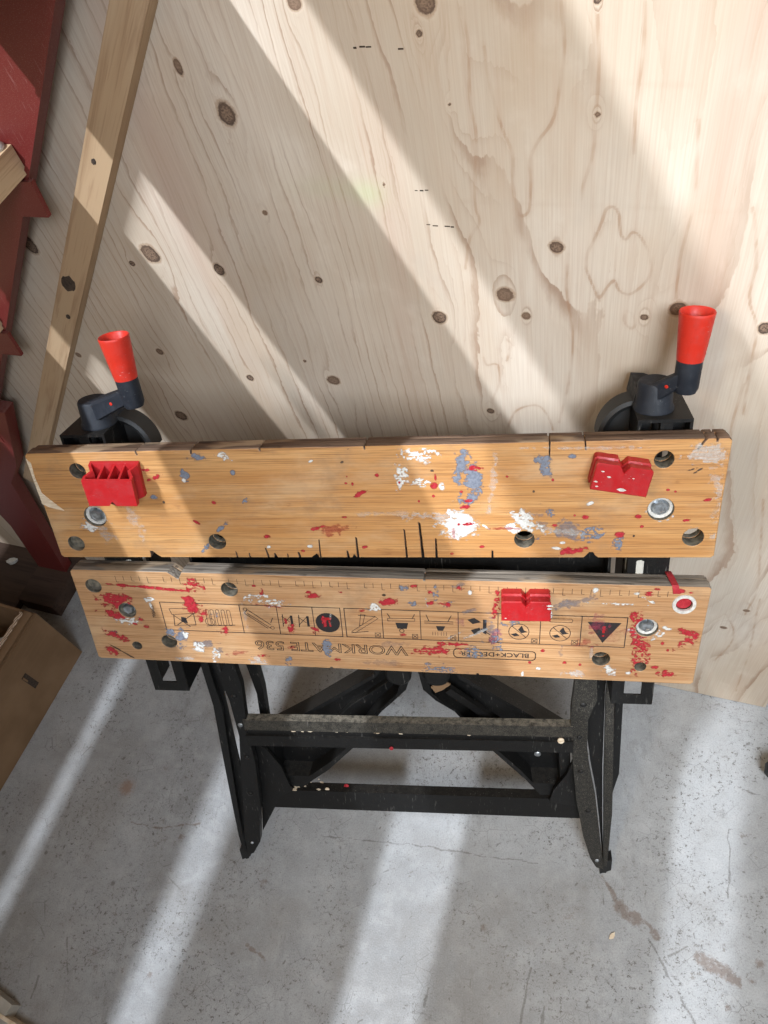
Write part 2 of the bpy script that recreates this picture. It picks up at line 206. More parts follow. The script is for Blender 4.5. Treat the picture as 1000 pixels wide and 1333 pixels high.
    base = k.mix(k.rng(med, .45, .75, 0, .32), base, (.29, .28, .265))
    base = k.mix(k.rng(med, .52, .34, 0, .35), base, (.51, .51, .505))
    base = k.mix(k.rng(fin, .45, .72, 0, .36), base, (.17, .16, .145))
    base = k.mix(k.rng(fin, .48, .28, 0, .30), base, (.56, .555, .545))
    wear = k.math('MULTIPLY', k.rng(k.noise(k.mapping(co, (60, 22, 1)), 1.0, 6, .8), .52, .60), k.rng(k.noise(co, 4.5, 4), .46, .62))
    base = k.mix(k.math('MULTIPLY', wear, .26), base, (.16, .15, .135))
    crz = k.voro(co, 34, 'DISTANCE_TO_EDGE').outputs['Distance']
    base = k.mix(k.math('MULTIPLY', k.rng(crz, .018, .004), k.rng(k.noise(co, 14, 4), .52, .64, 0, .45)), base, (.12, .11, .10))
    pit = k.voro(k.mapping(co, (1, 1, 1)), 130).outputs['Distance']
    pitm = k.math('MULTIPLY', k.rng(pit, .16, .05), k.rng(k.noise(co, 9, 3), .50, .66))
    base = k.mix(k.math('MULTIPLY', pitm, .7), base, (.10, .09, .08))
    ed = k.math('ADD', k.attr('dark'), k.math('MULTIPLY', k.math('SUBTRACT', k.noise(co, 330, 3, .7), .5), .55))
    base = k.mix(k.rng(ed, .33, .70, 0, .66), base, (.11, .10, .088))
    eb = k.math('ADD', k.attr('brown'), k.math('MULTIPLY', k.math('SUBTRACT', k.noise(co, 85, 6, .85), .5), 2.8))
    base = k.mix(k.rng(eb, .42, 1.0, 0, .70), base, (.18, .125, .095))
    chip = k.math('MULTIPLY', k.rng(k.noise(co, 120, 5, .85), .56, .60), k.rng(k.noise(co, 6.5, 4), .42, .60))
    base = k.mix(k.math('MULTIPLY', chip, .88), base, (.10, .088, .075))
    chip2 = k.math('MULTIPLY', k.rng(k.noise(k.mapping(co, (1, 1, 1), (3, 7, 0)), 46, 5, .8), .60, .63), k.rng(k.noise(k.mapping(co, loc=(9, 2, 0)), 3.5, 3), .45, .6))
    base = k.mix(k.math('MULTIPLY', chip2, .55), base, (.15, .12, .095))
    spk = k.math('MULTIPLY', k.rng(k.noise(k.mapping(co, (1, 1, 1), (1, 4, 0)), 300, 3, .8), .58, .64), k.rng(k.noise(k.mapping(co, loc=(5, 1, 0)), 16, 4, .7), .42, .62))
    base = k.mix(k.math('MULTIPLY', spk, .45), base, (.09, .08, .07))
    grime = k.rng(k.noise(k.mapping(co, loc=(2.3, .7, 0)), 2.2, 5, .65), .46, .66)
    base = k.mix(k.math('MULTIPLY', grime, .34), base, (.22, .19, .155))
    er = k.math('ADD', k.attr('rust'), k.math('MULTIPLY', k.math('SUBTRACT', k.noise(co, 200, 4, .75), .5), .8))
    base = k.mix(k.rng(er, .35, .8, 0, .6), base, (.26, .13, .07))
    k.bump(fin, .35, .001)
    MAT['floor'] = k.out(base, k.rng(med, .3, .7, .42, .62), 0, .4)

    # -- bamboo jaw boards
    def bamboo(name, c1, c2, c3):
        k = NT(name); co = k.coord()
        sep = k.n('ShaderNodeSeparateXYZ'); k.put(sep.inputs[0], co)
        strip = k.n('ShaderNodeTexWhiteNoise', noise_dimensions='1D')
        k.put(strip.inputs['W'], k.math('FLOOR', k.math('ADD', k.math('MULTIPLY', sep.outputs[2], 210), k.math('MULTIPLY', k.noise(k.mapping(co, (2.5, 1, 8)), 1.0, 1), 1.2))))
        g = k.noise(k.mapping(co, (7, 40, 620)), 1.0, 5, .65)
        g2 = k.noise(k.mapping(co, (3, 20, 70)), 1.0, 4, .6)
        b = k.mix(k.rng(g2, .3, .7), c1, c2)
        b = k.mix(k.math('MULTIPLY', strip.outputs[0], .42), b, c3)
        b = k.mix(k.rng(g, .45, .63, 0, .62), b, (.27, .125, .045))
        b = k.mix(k.rng(k.noise(k.mapping(co, (16, 40, 900)), 1.0, 3), .57, .70, 0, .62), b, (.16, .065, .022))
        b = k.mix(k.rng(k.noise(k.mapping(co, (6, 1, 15), (2, 0, 1)), 1.0, 5, .65), .50, .72, 0, .48), b, (.60, .42, .25))
        nodes_ = k.noise(k.mapping(co, (60, 1, 240)), 1.0, 4)
        nm = k.math('MULTIPLY', k.rng(nodes_, .5, .7), k.rng(k.noise(k.mapping(co, (9, 1, 34), (3, 0, 5)), 1.0, 2), .60, .70))
        b = k.mix(k.math('MULTIPLY', nm, .5), b, (.22, .09, .035))
        dirt = k.noise(k.mapping(co, (14, 1, 22)), 1.0, 5, .7)
        b = k.mix(k.rng(dirt, .50, .74, 0, .50), b, (.27, .165, .09))
        sc = k.noise(k.mapping(co, (30, 1, 420), rot=(0, .5, 0)), 1.0, 2)
        b = k.mix(k.rng(sc, .70, .80, 0, .42), b, (.62, .47, .30))
        k.bump(g, .2, .0005)
        return k.out(b, k.rng(dirt, .3, .75, .38, .6), 0, .42)
    MAT['bamboo_up'] = bamboo("bamboo_amber", (.50, .240, .080), (.60, .330, .130), (.42, .18, .053))
    MAT['bamboo_lo'] = bamboo("bamboo_faded", (.48, .26, .118), (.57, .34, .172), (.40, .195, .085))
    def edge(name, a, b_):
        k = NT(name); co = k.coord()
        g = k.noise(k.mapping(co, (9, 300, 300)), 1.0, 5, .65)
        v = k.noise(k.mapping(co, (8, 20, 20)), 1.0, 3)
        c = k.mix(k.rng(g, .35, .68), a, b_)
        c = k.mix(k.rng(v, .56, .62, 0, .75), c, (.42, .30, .19))
        c = k.mix(k.rng(k.noise(k.mapping(co, (30, 90, 500)), 1.0, 3), .6, .72, 0, .7), c, (.035, .025, .02))
        k.bump(g, .5, .001)
        return k.out(c, .75, 0, .3)
    MAT['edge_up'] = edge("weathered_brown_edge", (.085, .05, .034), (.235, .155, .105))
    MAT['edge_lo'] = edge("weathered_grey_edge", (.11, .09, .072), (.38, .325, .265))
    k = NT("raw_chip_wood"); co = k.coord()
    MAT['rawwood'] = k.out(k.mix(k.rng(k.noise(k.mapping(co, (60, 60, 500)), 1.0, 3), .35, .65), (.62, .46, .30), (.80, .68, .52)), .8)
    k = NT("grey_brown_hole"); co = k.coord()
    MAT['hole'] = k.out(k.mix(k.rng(k.noise(co, 160, 4), .35, .65), (.085, .075, .058), (.20, .175, .13)), .8)  # hole walls and plugs: greyish brown, darker than the boards

    # -- paint
    def paint(name, a, b_, r=.45):
        k = NT(name); co = k.coord()
        nz = k.noise(co, 300, 4, .7)
        k.bump(nz, .35, .0006)
        al = k.math('ADD', k.attr('cov'), k.math('MULTIPLY', k.math('SUBTRACT', k.noise(k.mapping(co, (260, 400, 900)), 1.0, 4, .75), .5), .85))
        op = k.attr('op')
        stre = k.rng(k.noise(k.mapping(co, (45, 60, 800)), 1.0, 4, .7), .40, .62)
        blob = k.rng(k.noise(co, 140, 4, .7), .35, .6)
        opm = k.math('MULTIPLY', op, k.math('ADD', op, k.math('MULTIPLY', k.math('SUBTRACT', 1.0, op), k.math('MULTIPLY', stre, k.math('ADD', blob, .35)))), clamp=True)
        k.put(k.b.inputs['Alpha'], k.math('MULTIPLY', k.rng(al, -.14, .42), opm))
        return k.out(k.mix(k.rng(nz, .35, .65), a, b_), k.rng(nz, .3, .7, r - .1, r + .2))
    def solid(name, a, b_, r=.5):
        k = NT(name); co = k.coord(); nz = k.noise(co, 240, 4, .7); k.bump(nz, .35, .0006)
        return k.out(k.mix(k.rng(nz, .35, .65), a, b_), r)
    MAT['R'] = solid("solid_red_paint", (.34, .010, .020), (.46, .028, .038))
    MAT['Wt'] = solid("solid_white_paint", (.50, .475, .43), (.68, .655, .61))
    MAT['K'] = solid("dark_patch", (.03, .02, .014), (.07, .045, .03), .8)
    MAT['r'] = paint("dried_red_paint", (.34, .010, .020), (.46, .028, .038))
    MAT['w'] = paint("dried_white_paint", (.56, .54, .50), (.74, .72, .68))
    MAT['g'] = paint("dried_grey_blue_paint", (.135, .15, .19), (.21, .225, .27), .55)
    MAT['k'] = paint("dark_stain", (.045, .028, .018), (.09, .055, .035), .7)
    MAT['m'] = paint("dried_magenta_paint", (.30, .06, .14), (.42, .14, .22))
    MAT['ink'] = NT("black_print").out((.022, .018, .018), .55)

    # -- painted black steel with dust on what faces up
    def steel(name, base, dust, amt, rough=.42):
        k = NT(name); co = k.coord()
        geo = k.n('ShaderNodeNewGeometry')
        sp = k.n('ShaderNodeSeparateXYZ'); k.put(sp.inputs[0], geo.outputs['Normal'])
        nz = k.noise(co, 130, 6, .85)
        fine = k.noise(co, 700, 3, .7)
        upf = k.math('MULTIPLY', k.rng(sp.outputs[2], .2, .9), k.rng(nz, .30, .66))
        d = k.math('MAXIMUM', k.math('MULTIPLY', upf, amt), k.math('MULTIPLY', k.math('MULTIPLY', k.rng(nz, .52, .8), k.rng(fine, .48, .7)), .45 * amt))
        c = k.mix(d, base, dust)
        c = k.mix(k.math('MULTIPLY', k.rng(k.noise(co, 1000, 2, .6), .57, .66), .62 * amt), c, dust)
        c = k.mix(k.math('MULTIPLY', k.rng(k.noise(co, 90, 5, .8), .66, .74), .5 * amt), c, (.16, .07, .035))
        scr = k.math('MULTIPLY', k.rng(k.noise(k.mapping(co, (520, 520, 46), rot=(.2, .9, .3)), 1.0, 3), .64, .69), k.rng(k.noise(co, 24, 3), .42, .60))
        c = k.mix(k.math('MULTIPLY', scr, .55), c, (.16, .15, .135) if amt < .5 or base[0] < .05 else (.26, .10, .09))
        k.bump(fine, .2, .0006)
        return k.out(c, k.rng(k.math('ADD', d, k.math('MULTIPLY', fine, .3)), 0, .8, rough, .9), 0, .32)
    MAT['steel'] = steel("black_painted_steel", (.0045, .0045, .0048), (.15, .13, .105), .14)
    MAT['steel_dusty'] = steel("black_steel_with_sawdust", (.006, .006, .006), (.28, .245, .19), .85)
    MAT['red_steel'] = steel("red_painted_steel", (.155, .020, .018), (.30, .17, .14), .6, .38)
    def plastic(name, base, speck, rough, scuff=(.5, .3, .28)):
        k = NT(name); co = k.coord()
        nz = k.noise(co, 90, 5, .7)
        scr = k.noise(k.mapping(co, (500, 500, 40)), 1.0, 2)
        c = k.mix(k.rng(nz, .45, .8, 0, .5), base, speck)
        c = k.mix(k.rng(scr, .66, .76, 0, .35), c, speck)
        c = k.mix(k.math('MULTIPLY', k.rng(k.noise(k.mapping(co, (240, 240, 700), rot=(.5, .3, .2)), 1.0, 3), .66, .72), k.rng(k.noise(co, 38, 3), .45, .62, 0, .6)), c, scuff)
        c = k.mix(k.rng(k.noise(co, 30, 5, .7), .5, .72, 0, .35), c, tuple(v * .55 for v in base))
        k.bump(nz, .25, .0008)
        return k.out(c, k.rng(nz, .3, .7, rough, rough + .28), 0, .42)
    MAT['navy'] = plastic("dark_navy_plastic", (.011, .014, .021), (.04, .045, .056), .5, (.12, .125, .13))
    MAT['grip'] = plastic("orange_red_plastic", (.56, .026, .012), (.42, .04, .028), .35)
    MAT['peg'] = plastic("red_plastic", (.40, .010, .013), (.32, .03, .032), .36)
    MAT['nylon'] = plastic("white_nylon", (.55, .53, .47), (.30, .27, .22), .5, (.4, .38, .33))
    k = NT("zinc"); co = k.coord()
    MAT['zinc'] = k.out(k.mix(k.rng(k.noise(co, 150, 4), .4, .65), (.34, .36, .38), (.62, .66, .70)), .38, .85)

    # -- timber, card, odds and ends
    def timber(name, axis, a, b_, dark):
        k = NT(name); co = k.coord()
        sc = [90, 90, 90]; sc[axis] = 4
        g = k.noise(k.mapping(co, sc), 1.0, 5, .6, .6)
        sc2 = [14, 14, 14]; sc2[axis] = 1.6
        g2 = k.noise(k.mapping(co, sc2), 1.0, 3)
        c = k.mix(k.rng(g2, .35, .65), a, b_)
        c = k.mix(k.rng(g, .48, .7, 0, .65), c, dark)
        sc3 = [500, 500, 500]; sc3[axis] = 16
        c = k.mix(k.rng(k.noise(k.mapping(co, sc3), 1.0, 2), .55, .75, 0, .4), c, dark)
        k.bump(g, .25, .0008)
        return k.out(c, .72, 0, .25)
    MAT['pine'] = timber("pine_board", 2, (.49, .335, .20), (.59, .435, .285), (.30, .17, .09))
    MAT['tread'] = timber("tread_timber", 1, (.50, .34, .19), (.62, .45, .28), (.24, .12, .05))
    MAT['dark_timber'] = timber("dark_block_and_shade_plank", 0, (.055, .034, .025), (.085, .052, .038), (.03, .018, .014))  # for the dark block, and the board standing in for floor shade
    k = NT("cardboard"); co = k.coord()
    nz = k.noise(k.mapping(co, (6, 6, 200)), 1.0, 3)
    bl = k.noise(co, 7, 4)
    c = k.mix(k.rng(bl, .35, .7), (.20, .12, .065), (.28, .175, .10))
    c = k.mix(k.rng(nz, .45, .7, 0, .3), c, (.25, .15, .08))
    k.bump(nz, .2, .0006)
    MAT['card'] = k.out(c, .85, 0, .2)
    k = NT("cut_cardboard_edge"); co = k.coord()
    wv = k.n('ShaderNodeTexWave', wave_type='BANDS'); k.put(wv.inputs['Vector'], k.mapping(co, rot=(0, 0, .25))); wv.inputs['Scale'].default_value = 62; wv.inputs['Distortion'].default_value = 2
    MAT['card_edge'] = k.out(k.mix(k.rng(wv.outputs[0], .3, .7), (.74, .58, .44), (.30, .20, .13)), .9)
    k = NT("pale_grey_card"); co = k.coord()
    MAT['pale'] = k.out(k.mix(k.rng(k.noise(co, 20, 4), .35, .65), (.40, .37, .32), (.52, .49, .43)), .8)
    MAT['rubber'] = NT("black_rubber").out((.012, .012, .012), .6)
make_materials()

# ------------------------------------------------------------------ mesh helpers
COL = scene.collection
def link(name, me, mats, parent=None):
    o = bpy.data.objects.new(name, me)
    COL.objects.link(o)
    for m in (mats if isinstance(mats, (list, tuple)) else [mats]):
        me.materials.append(MAT[m] if isinstance(m, str) else m)
    if parent is not None:
        o.parent = parent
    return o
def tag(o, label, cat=None, group=None, kind=None):
    if label: o["label"] = label
    if cat: o["category"] = cat
    if group: o["group"] = group
    if kind: o["kind"] = kind
    return o
def empty(name, mw):
    o = bpy.data.objects.new(name, None)
    o.empty_display_size = .05
    COL.objects.link(o)
    o.matrix_world = mw
    return o
def bm_mesh(bm, name, smooth=False, angle=None):
    bmesh.ops.recalc_face_normals(bm, faces=bm.faces)
    me = bpy.data.meshes.new(name)
    bm.to_mesh(me); bm.free()
    if smooth:
        for p in me.polygons: p.use_smooth = True
        me.set_sharp_from_angle(angle=math.radians(angle or 40))
    return me
def add_box(bm, x0, x1, y0, y1, z0, z1):
    vs = [bm.verts.new((x, y, z)) for z in (z0, z1) for y in (y0, y1) for x in (x0, x1)]
    for f in ((0, 2, 3, 1), (4, 5, 7, 6), (0, 1, 5, 4), (2, 6, 7, 3), (0, 4, 6, 2), (1, 3, 7, 5)):
        bm.faces.new([vs[i] for i in f])
def add_loft(bm, rings, cap=True):
    R = [[bm.verts.new(p) for p in r] for r in rings]
    n = len(R[0])
    for a, b in zip(R, R[1:]):
        for i in range(n):
            bm.faces.new((a[i], a[(i + 1) % n], b[(i + 1) % n], b[i]))
    if cap:
        bm.faces.new(R[0][::-1]); bm.faces.new(R[-1])
    return R
def add_prism(bm, pts, d0, d1, to3):
    add_loft(bm, [[to3(a, b, d) for a, b in pts] for d in (d0, d1)])
def XZ(a, b, d): return (a, d, b)
def bevel(bm, w, seg=2, ang=30):
    es = [e for e in bm.edges if len(e.link_faces) == 2 and e.calc_face_angle(0) > math.radians(ang)]
    bmesh.ops.recalc_face_normals(bm, faces=bm.faces)
    bmesh.ops.bevel(bm, geom=es, offset=w, offset_type='OFFSET', segments=seg, profile=.6, affect='EDGES', clamp_overlap=True)
def add_lathe(bm, prof, axis_o, axis_d, n=28, cap0=True, cap1=True):
    d = Vector(axis_d).normalized(); o = Vector(axis_o)
    u = d.orthogonal().normalized(); v = d.cross(u)
    R = [[bm.verts.new(o + d * h + (u * math.cos(2 * math.pi * i / n) + v * math.sin(2 * math.pi * i / n)) * r) for i in range(n)] for r, h in prof]
    for a, b in zip(R, R[1:]):
        for i in range(n):
            bm.faces.new((a[i], a[(i + 1) % n], b[(i + 1) % n], b[i]))
    if cap0: bm.faces.new(R[0][::-1])
    if cap1: bm.faces.new(R[-1])
def box_obj(name, b, mat, parent=None, bev=.0012, seg=2):
    bm = bmesh.new(); add_box(bm, *b)
    if bev: bevel(bm, bev, seg)
    return link(name, bm_mesh(bm, name, True), mat, parent)
def prism_obj(name, pts, d0, d1, mat, parent=None, to3=XZ, bev=.001):
    bm = bmesh.new(); add_prism(bm, pts, d0, d1, to3)
    if bev: bevel(bm, bev, 2)
    return link(name, bm_mesh(bm, name, True), mat, parent)
def plate_mesh(name, outline, holes, half, bev):
    """flat plate with openings: outline and holes in x,z; front towards -y"""
    cu = bpy.data.curves.new(name, 'CURVE')
    cu.dimensions = '2D'; cu.fill_mode = 'BOTH'
    cu.extrude = half - bev; cu.bevel_depth = bev; cu.bevel_resolution = 1; cu.offset = -bev
    for poly in [outline] + holes:
        sp = cu.splines.new('POLY'); sp.points.add(len(poly) - 1)
        for p, (x, z) in zip(sp.points, poly): p.co = (x, z, 0, 1)
        sp.use_cyclic_u = True
    o = bpy.data.objects.new(name, cu)
    COL.objects.link(o)
    dg = bpy.context.evaluated_depsgraph_get(); dg.update()
    me = bpy.data.meshes.new_from_object(o.evaluated_get(dg))
    bpy.data.objects.remove(o); bpy.data.curves.remove(cu)
    me.materials.clear()
    n = len(me.vertices)
    co = np.empty(n * 3); me.vertices.foreach_get('co', co); co = co.reshape(-1, 3)
    me.vertices.foreach_set('co', np.c_[co[:, 0], -co[:, 2], co[:, 1]].ravel())
    me.update()
    return me
def circle(x, z, r, n=32): return [(x + r * math.cos(2 * math.pi * i / n), z + r * math.sin(2 * math.pi * i / n)) for i in range(n)]

# ------------------------------------------------------------------ numpy noise
def vnoise(shape, cell, rng):
    """smooth value noise in -1..1 on a grid; cell = size in samples along each axis"""
    H, Wd = shape; ch, cw = cell
    gh, gw = int(H / ch) + 4, int(Wd / cw) + 4
    g = rng.uniform(-1, 1, (gh, gw))
    def idx(n, c):
        t = np.arange(n) / c; i = t.astype(int); f = t - i
        return i, f * f * (3 - 2 * f)
    i, fi = idx(H, ch); j, fj = idx(Wd, cw)
    a = g[i][:, j]; b = g[i][:, j + 1]; c = g[i + 1][:, j]; d = g[i + 1][:, j + 1]
    return (a * (1 - fj) + b * fj) * (1 - fi)[:, None] + (c * (1 - fj) + d * fj) * fi[:, None]
def grid_mesh(name, A, Bv, fn):
    """regular grid sheet; fn(a,b) arrays -> x,y,z arrays"""
    aa, bb = np.meshgrid(A, Bv)
    x, y, z = fn(aa, bb)
    me = bpy.data.meshes.new(name)
    nb, na = aa.shape
    i = np.arange(nb * na).reshape(nb, na)
    q = np.stack((i[:-1, :-1], i[:-1, 1:], i[1:, 1:], i[1:, :-1]), -1).reshape(-1, 4)
    me.vertices.add(nb * na); me.vertices.foreach_set('co', np.stack((x, y, z), -1).astype(np.float32).ravel())
    me.loops.add(q.size); me.loops.foreach_set('vertex_index', q.astype(np.int32).ravel())
    me.polygons.add(len(q)); me.polygons.foreach_set('loop_start', np.arange(0, q.size, 4, dtype=np.int32))
    me.polygons.foreach_set('loop_total', np.full(len(q), 4, dtype=np.int32))
    me.update(calc_edges=True)
    return me, aa, bb
def set_attr(me, name, arr):
    at = me.attributes.new(name, 'FLOAT', 'POINT')
    at.data.foreach_set('value', arr.astype(np.float32).ravel())
def seg_dist(X, Y, a, b):
    dx, dy = b[0] - a[0], b[1] - a[1]
    t = np.clip(((X - a[0]) * dx + (Y - a[1]) * dy) / (dx * dx + dy * dy + 1e-12), 0, 1)
    return np.hypot(X - a[0] - t * dx, Y - a[1] - t * dy)
def stamp(arr, A, Bv, pts, w, val):
    """draw a polyline of half width w into arr (max)"""
    for a, b in zip(pts, pts[1:]):
        m = 3 * w
        i0, i1 = np.searchsorted(A, (min(a[0], b[0]) - m, max(a[0], b[0]) + m))
        j0, j1 = np.searchsorted(Bv, (min(a[1], b[1]) - m, max(a[1], b[1]) + m))
        if i1 <= i0 or j1 <= j0: continue
        X, Y = np.meshgrid(A[i0:i1], Bv[j0:j1])
        d = seg_dist(X, Y, a, b)
        arr[j0:j1, i0:i1] = np.maximum(arr[j0:j1, i0:i1], val * np.clip(1.6 - d / w, 0, 1))

# ================================================================== setting
rng = np.random.default_rng(7)
WALLM = Matrix((DV, -NV, Vector((0, 0, 1)))).transposed().to_4x4()
WALLM.translation = P1

def build_floor():
    st = .002
    A = np.concatenate((np.linspace(-4, -1.10, 12)[:-1], np.arange(-1.10, .70, st), np.linspace(.70, 3.5, 10)))
    Bv = np.concatenate((np.linspace(-4, -.62, 12)[:-1], np.arange(-.62, .40, st), np.linspace(.40, 3.0, 10)))
    me, X, Y = grid_mesh("floor", A, Bv, lambda a, b: (a, b, a * 0))
    dark = np.zeros_like(X); brown = np.zeros_like(X); rust = np.zeros_like(X)
    r = random.Random(11)
    dens = vnoise((60, 60), (7, 7), rng)
    n = 0
    while n < 3000:
        x = r.uniform(-1.08, .68); y = r.uniform(-.61, .38)
        dd = dens[int((y + .62) / 1.02 * 59), int((x + 1.1) / 1.8 * 59)]
        if r.random() > .35 + .6 * dd: continue
        n += 1
        L = r.choice((.001, .0015, .002, .003, .003, .005, .009)) * r.uniform(.6, 1.3)
        th = r.uniform(0, 6.28); k = r.uniform(-160, 160)
        pts = [(x, y)]
        for i in range(4):
            th += k * L / 4
            pts.append((pts[-1][0] + math.cos(th) * L / 4, pts[-1][1] + math.sin(th) * L / 4))
        stamp(dark, A, Bv, pts, r.uniform(.0006, .0016), r.uniform(.3, .8))
    for pts, w, c in CRACKS:
        fine = []
        for a, b in zip(pts, pts[1:]):
            m = max(2, int(math.hypot(b[0] - a[0], b[1] - a[1]) / .012))
            fine += [(a[0] + (b[0] - a[0]) * i / m + r.uniform(-.002, .002), a[1] + (b[1] - a[1]) * i / m + r.uniform(-.002, .002)) for i in range(m)]
        fine.append(pts[-1])
        for a, b in zip(fine, fine[1:]):
            stamp(brown if c == 'b' else dark, A, Bv, [a, b], w * r.uniform(.35, 1.35), .95 if c == 'b' else .62)
    for x, y, rad, wv, c in SPOTS:
        d = np.hypot(X - x, (Y - y))
        v = wv * np.clip(1.15 - d / rad, 0, 1)
        t = {'k': dark, 'b': brown, 'r': rust}[c]
        np.maximum(t, v, out=t)
    set_attr(me, 'dark', dark); set_attr(me, 'brown', brown); set_attr(me, 'rust', rust)
    o = link("floor", me, 'floor')
    tag(o, None, None, None, 'structure')
build_floor()

def smooth_line(pts, n=8):
    P = [np.array(p) for p in pts]; P = [2 * P[0] - P[1]] + P + [2 * P[-1] - P[-2]]
    out = []
    for i in range(1, len(P) - 2):
        a, b, c, d = P[i - 1:i + 3]
        for t in np.arange(n) / n:
            out.append(tuple(.5 * (2 * b + (c - a) * t + (2 * a - 5 * b + 4 * c - d) * t * t + (3 * b - a - 3 * c + d) * t ** 3)))
    return out + [tuple(P[-2])]
def build_ply():
    st = .0024
    A = np.concatenate((np.linspace(-2.3, -1.12, 30)[:-1], np.arange(-1.12, .183, st), [.183]))
    Bv = np.concatenate((np.arange(.004, 1.30, st), np.linspace(1.30, 2.40, 12)))
    me, S, Z = grid_mesh("plywood_sheet", A, Bv, lambda a, b: (a, a * 0, b))
    r2 = np.random.default_rng(23)
    H, Wd = S.shape
    def nz(ls, lz):      # noise with feature size in metres (dense part of the grid)
        return vnoise((H, Wd), (lz / st, ls / st), r2)
    right = np.clip((S + .42) / .22, 0, 1); right = right * right * (3 - 2 * right)
    f = np.cumsum(np.concatenate(([0], np.diff(A)))[None, :] * (64 * (1 - right) + 12 * right), 1) + nz(.30, .9) * (2.6 - .6 * right) + nz(.12, .42) * (1.3 - .2 * right) + nz(.05, .16) * .4 + .8 * (Z - .6)
    knot = np.zeros_like(S)
    wob = nz(.011, .011)
    for i, (ks, kz, kr, asp) in enumerate(KNOTS):
        ds, dz = S - ks, Z - kz
        d2 = np.hypot(ds, dz / max(asp, .8)) * (1 + .16 * wob)
        gr = 64 * (1 - right) + 12 * right
        f -= gr * .95 * ds * np.exp(-((ds / (kr * 2.6)) ** 2 + (dz / (kr * 6)) ** 2))
        f += (1 if i % 2 else -1) * (.5 * (1 - right) + .9 * right) * np.exp(-((ds / (kr * 1.9)) ** 2 + (dz / (kr * 4)) ** 2))
        np.maximum(knot, np.clip(1.32 - .72 * d2 / kr, 0, 1), out=knot)
    mark = np.zeros_like(S); staples = []
    for pts, w in PLYLINES:
        if w >= .6: staples.append(pts); continue
        for a, b in zip(smooth_line(pts), smooth_line(pts)[1:]):
            i0, i1 = np.searchsorted(A, (min(a[0], b[0]) - .009, max(a[0], b[0]) + .009)); j0, j1 = np.searchsorted(Bv, (min(a[1], b[1]) - .009, max(a[1], b[1]) + .009))
            if i1 > i0 and j1 > j0:
                XX, ZZ = np.meshgrid(A[i0:i1], Bv[j0:j1])
                np.maximum(mark[j0:j1, i0:i1], np.clip(1 - seg_dist(XX, ZZ, a, b) / .008, 0, 1) * (1 if w > .28 else .72), out=mark[j0:j1, i0:i1])
    green = .30 * np.exp(-(((S - GREEN[0][0]) / .016) ** 2 + ((Z - GREEN[0][1]) / .014) ** 2)) + .12 * np.exp(-(((S - GREEN[1][0]) / .04) ** 2 + ((Z - GREEN[1][1]) / .012) ** 2))
    for nme, arr in (('wobble', .30 + .75 * (1 - right)), ('grain', f), ('knot', knot), ('mark', mark), ('green', green)):
        set_attr(me, nme, arr)
    o = link("plywood_sheet", me, 'ply')
    o.matrix_world = WALLM
    tag(o, "large pale knotty plywood sheet standing upright behind the workbench", "plywood")
    r = random.Random(3)
    for pts in staples:      # short dark slits left by staples and a blade
        (s0, z0), (s1, z1) = pts[0], pts[-1]
        n = max(3, int(abs(s1 - s0) / .006))
        bm = bmesh.new()
        for i in range(n):
            if r.random() < .25: continue
            t0, t1 = i / n, (i + r.uniform(.5, .95)) / n
            h = r.uniform(.0003, .0008); dz = r.uniform(-.0012, .0012)
            add_box(bm, s0 + (s1 - s0) * t0, s0 + (s1 - s0) * t1, -.0003, .0002, z0 + (z1 - z0) * t0 + dz - h, z0 + (z1 - z0) * t0 + dz + h)
        c = link("staple_mark", bm_mesh(bm, "staple_mark"), 'K', o); c["kind"] = "stuff"
    bm = bmesh.new(); add_box(bm, -2.3, .183, .0006, .0176, .002, 2.40)
    link("sheet_core", bm_mesh(bm, "sheet_core"), 'ply_edge', o)
build_ply()

# ------------------------------------------------------------------ diagonal brace on the plywood
def build_brace():
    # its own frame: z runs along the board
    p0 = Vector((-1.229, 0, .40)); p1 = Vector((-.398, 0, 1.42))
    d = (p1 - p0).normalized(); x = Vector((d.z, 0, -d.x)); L = (p1 - p0).length
    M = Matrix((x, (0, 1, 0), d)).transposed().to_4x4(); M.translation = p0
    bm = bmesh.new()
    add_prism(bm, [(-.017, 0), (.016, 0), (.0150, L), (-.016, L)], -.0005, -.0235, XZ)
    bevel(bm, .0012)
    o = link("wooden_brace", bm_mesh(bm, "wooden_brace", True), 'pine')
    o.matrix_world = WALLM @ M
    tag(o, "narrow pine board fixed diagonally on the plywood beside the red stair", "board")
    for u, v, rad in ((-.003, .885, .0030), (-.004, .668, .0105), (.004, .60, .0035)):
        bm = bmesh.new(); add_lathe(bm, [(rad, 0), (rad * .8, .0008)], (u, -.0232, v), (0, -1, 0), 14)
        for vv in bm.verts: vv.co.z = v + (vv.co.z - v) * 1.5 + .2 * rad * math.sin(9 * vv.co.x / rad)
        link("knot", bm_mesh(bm, "knot", True), 'K', o)
build_brace()

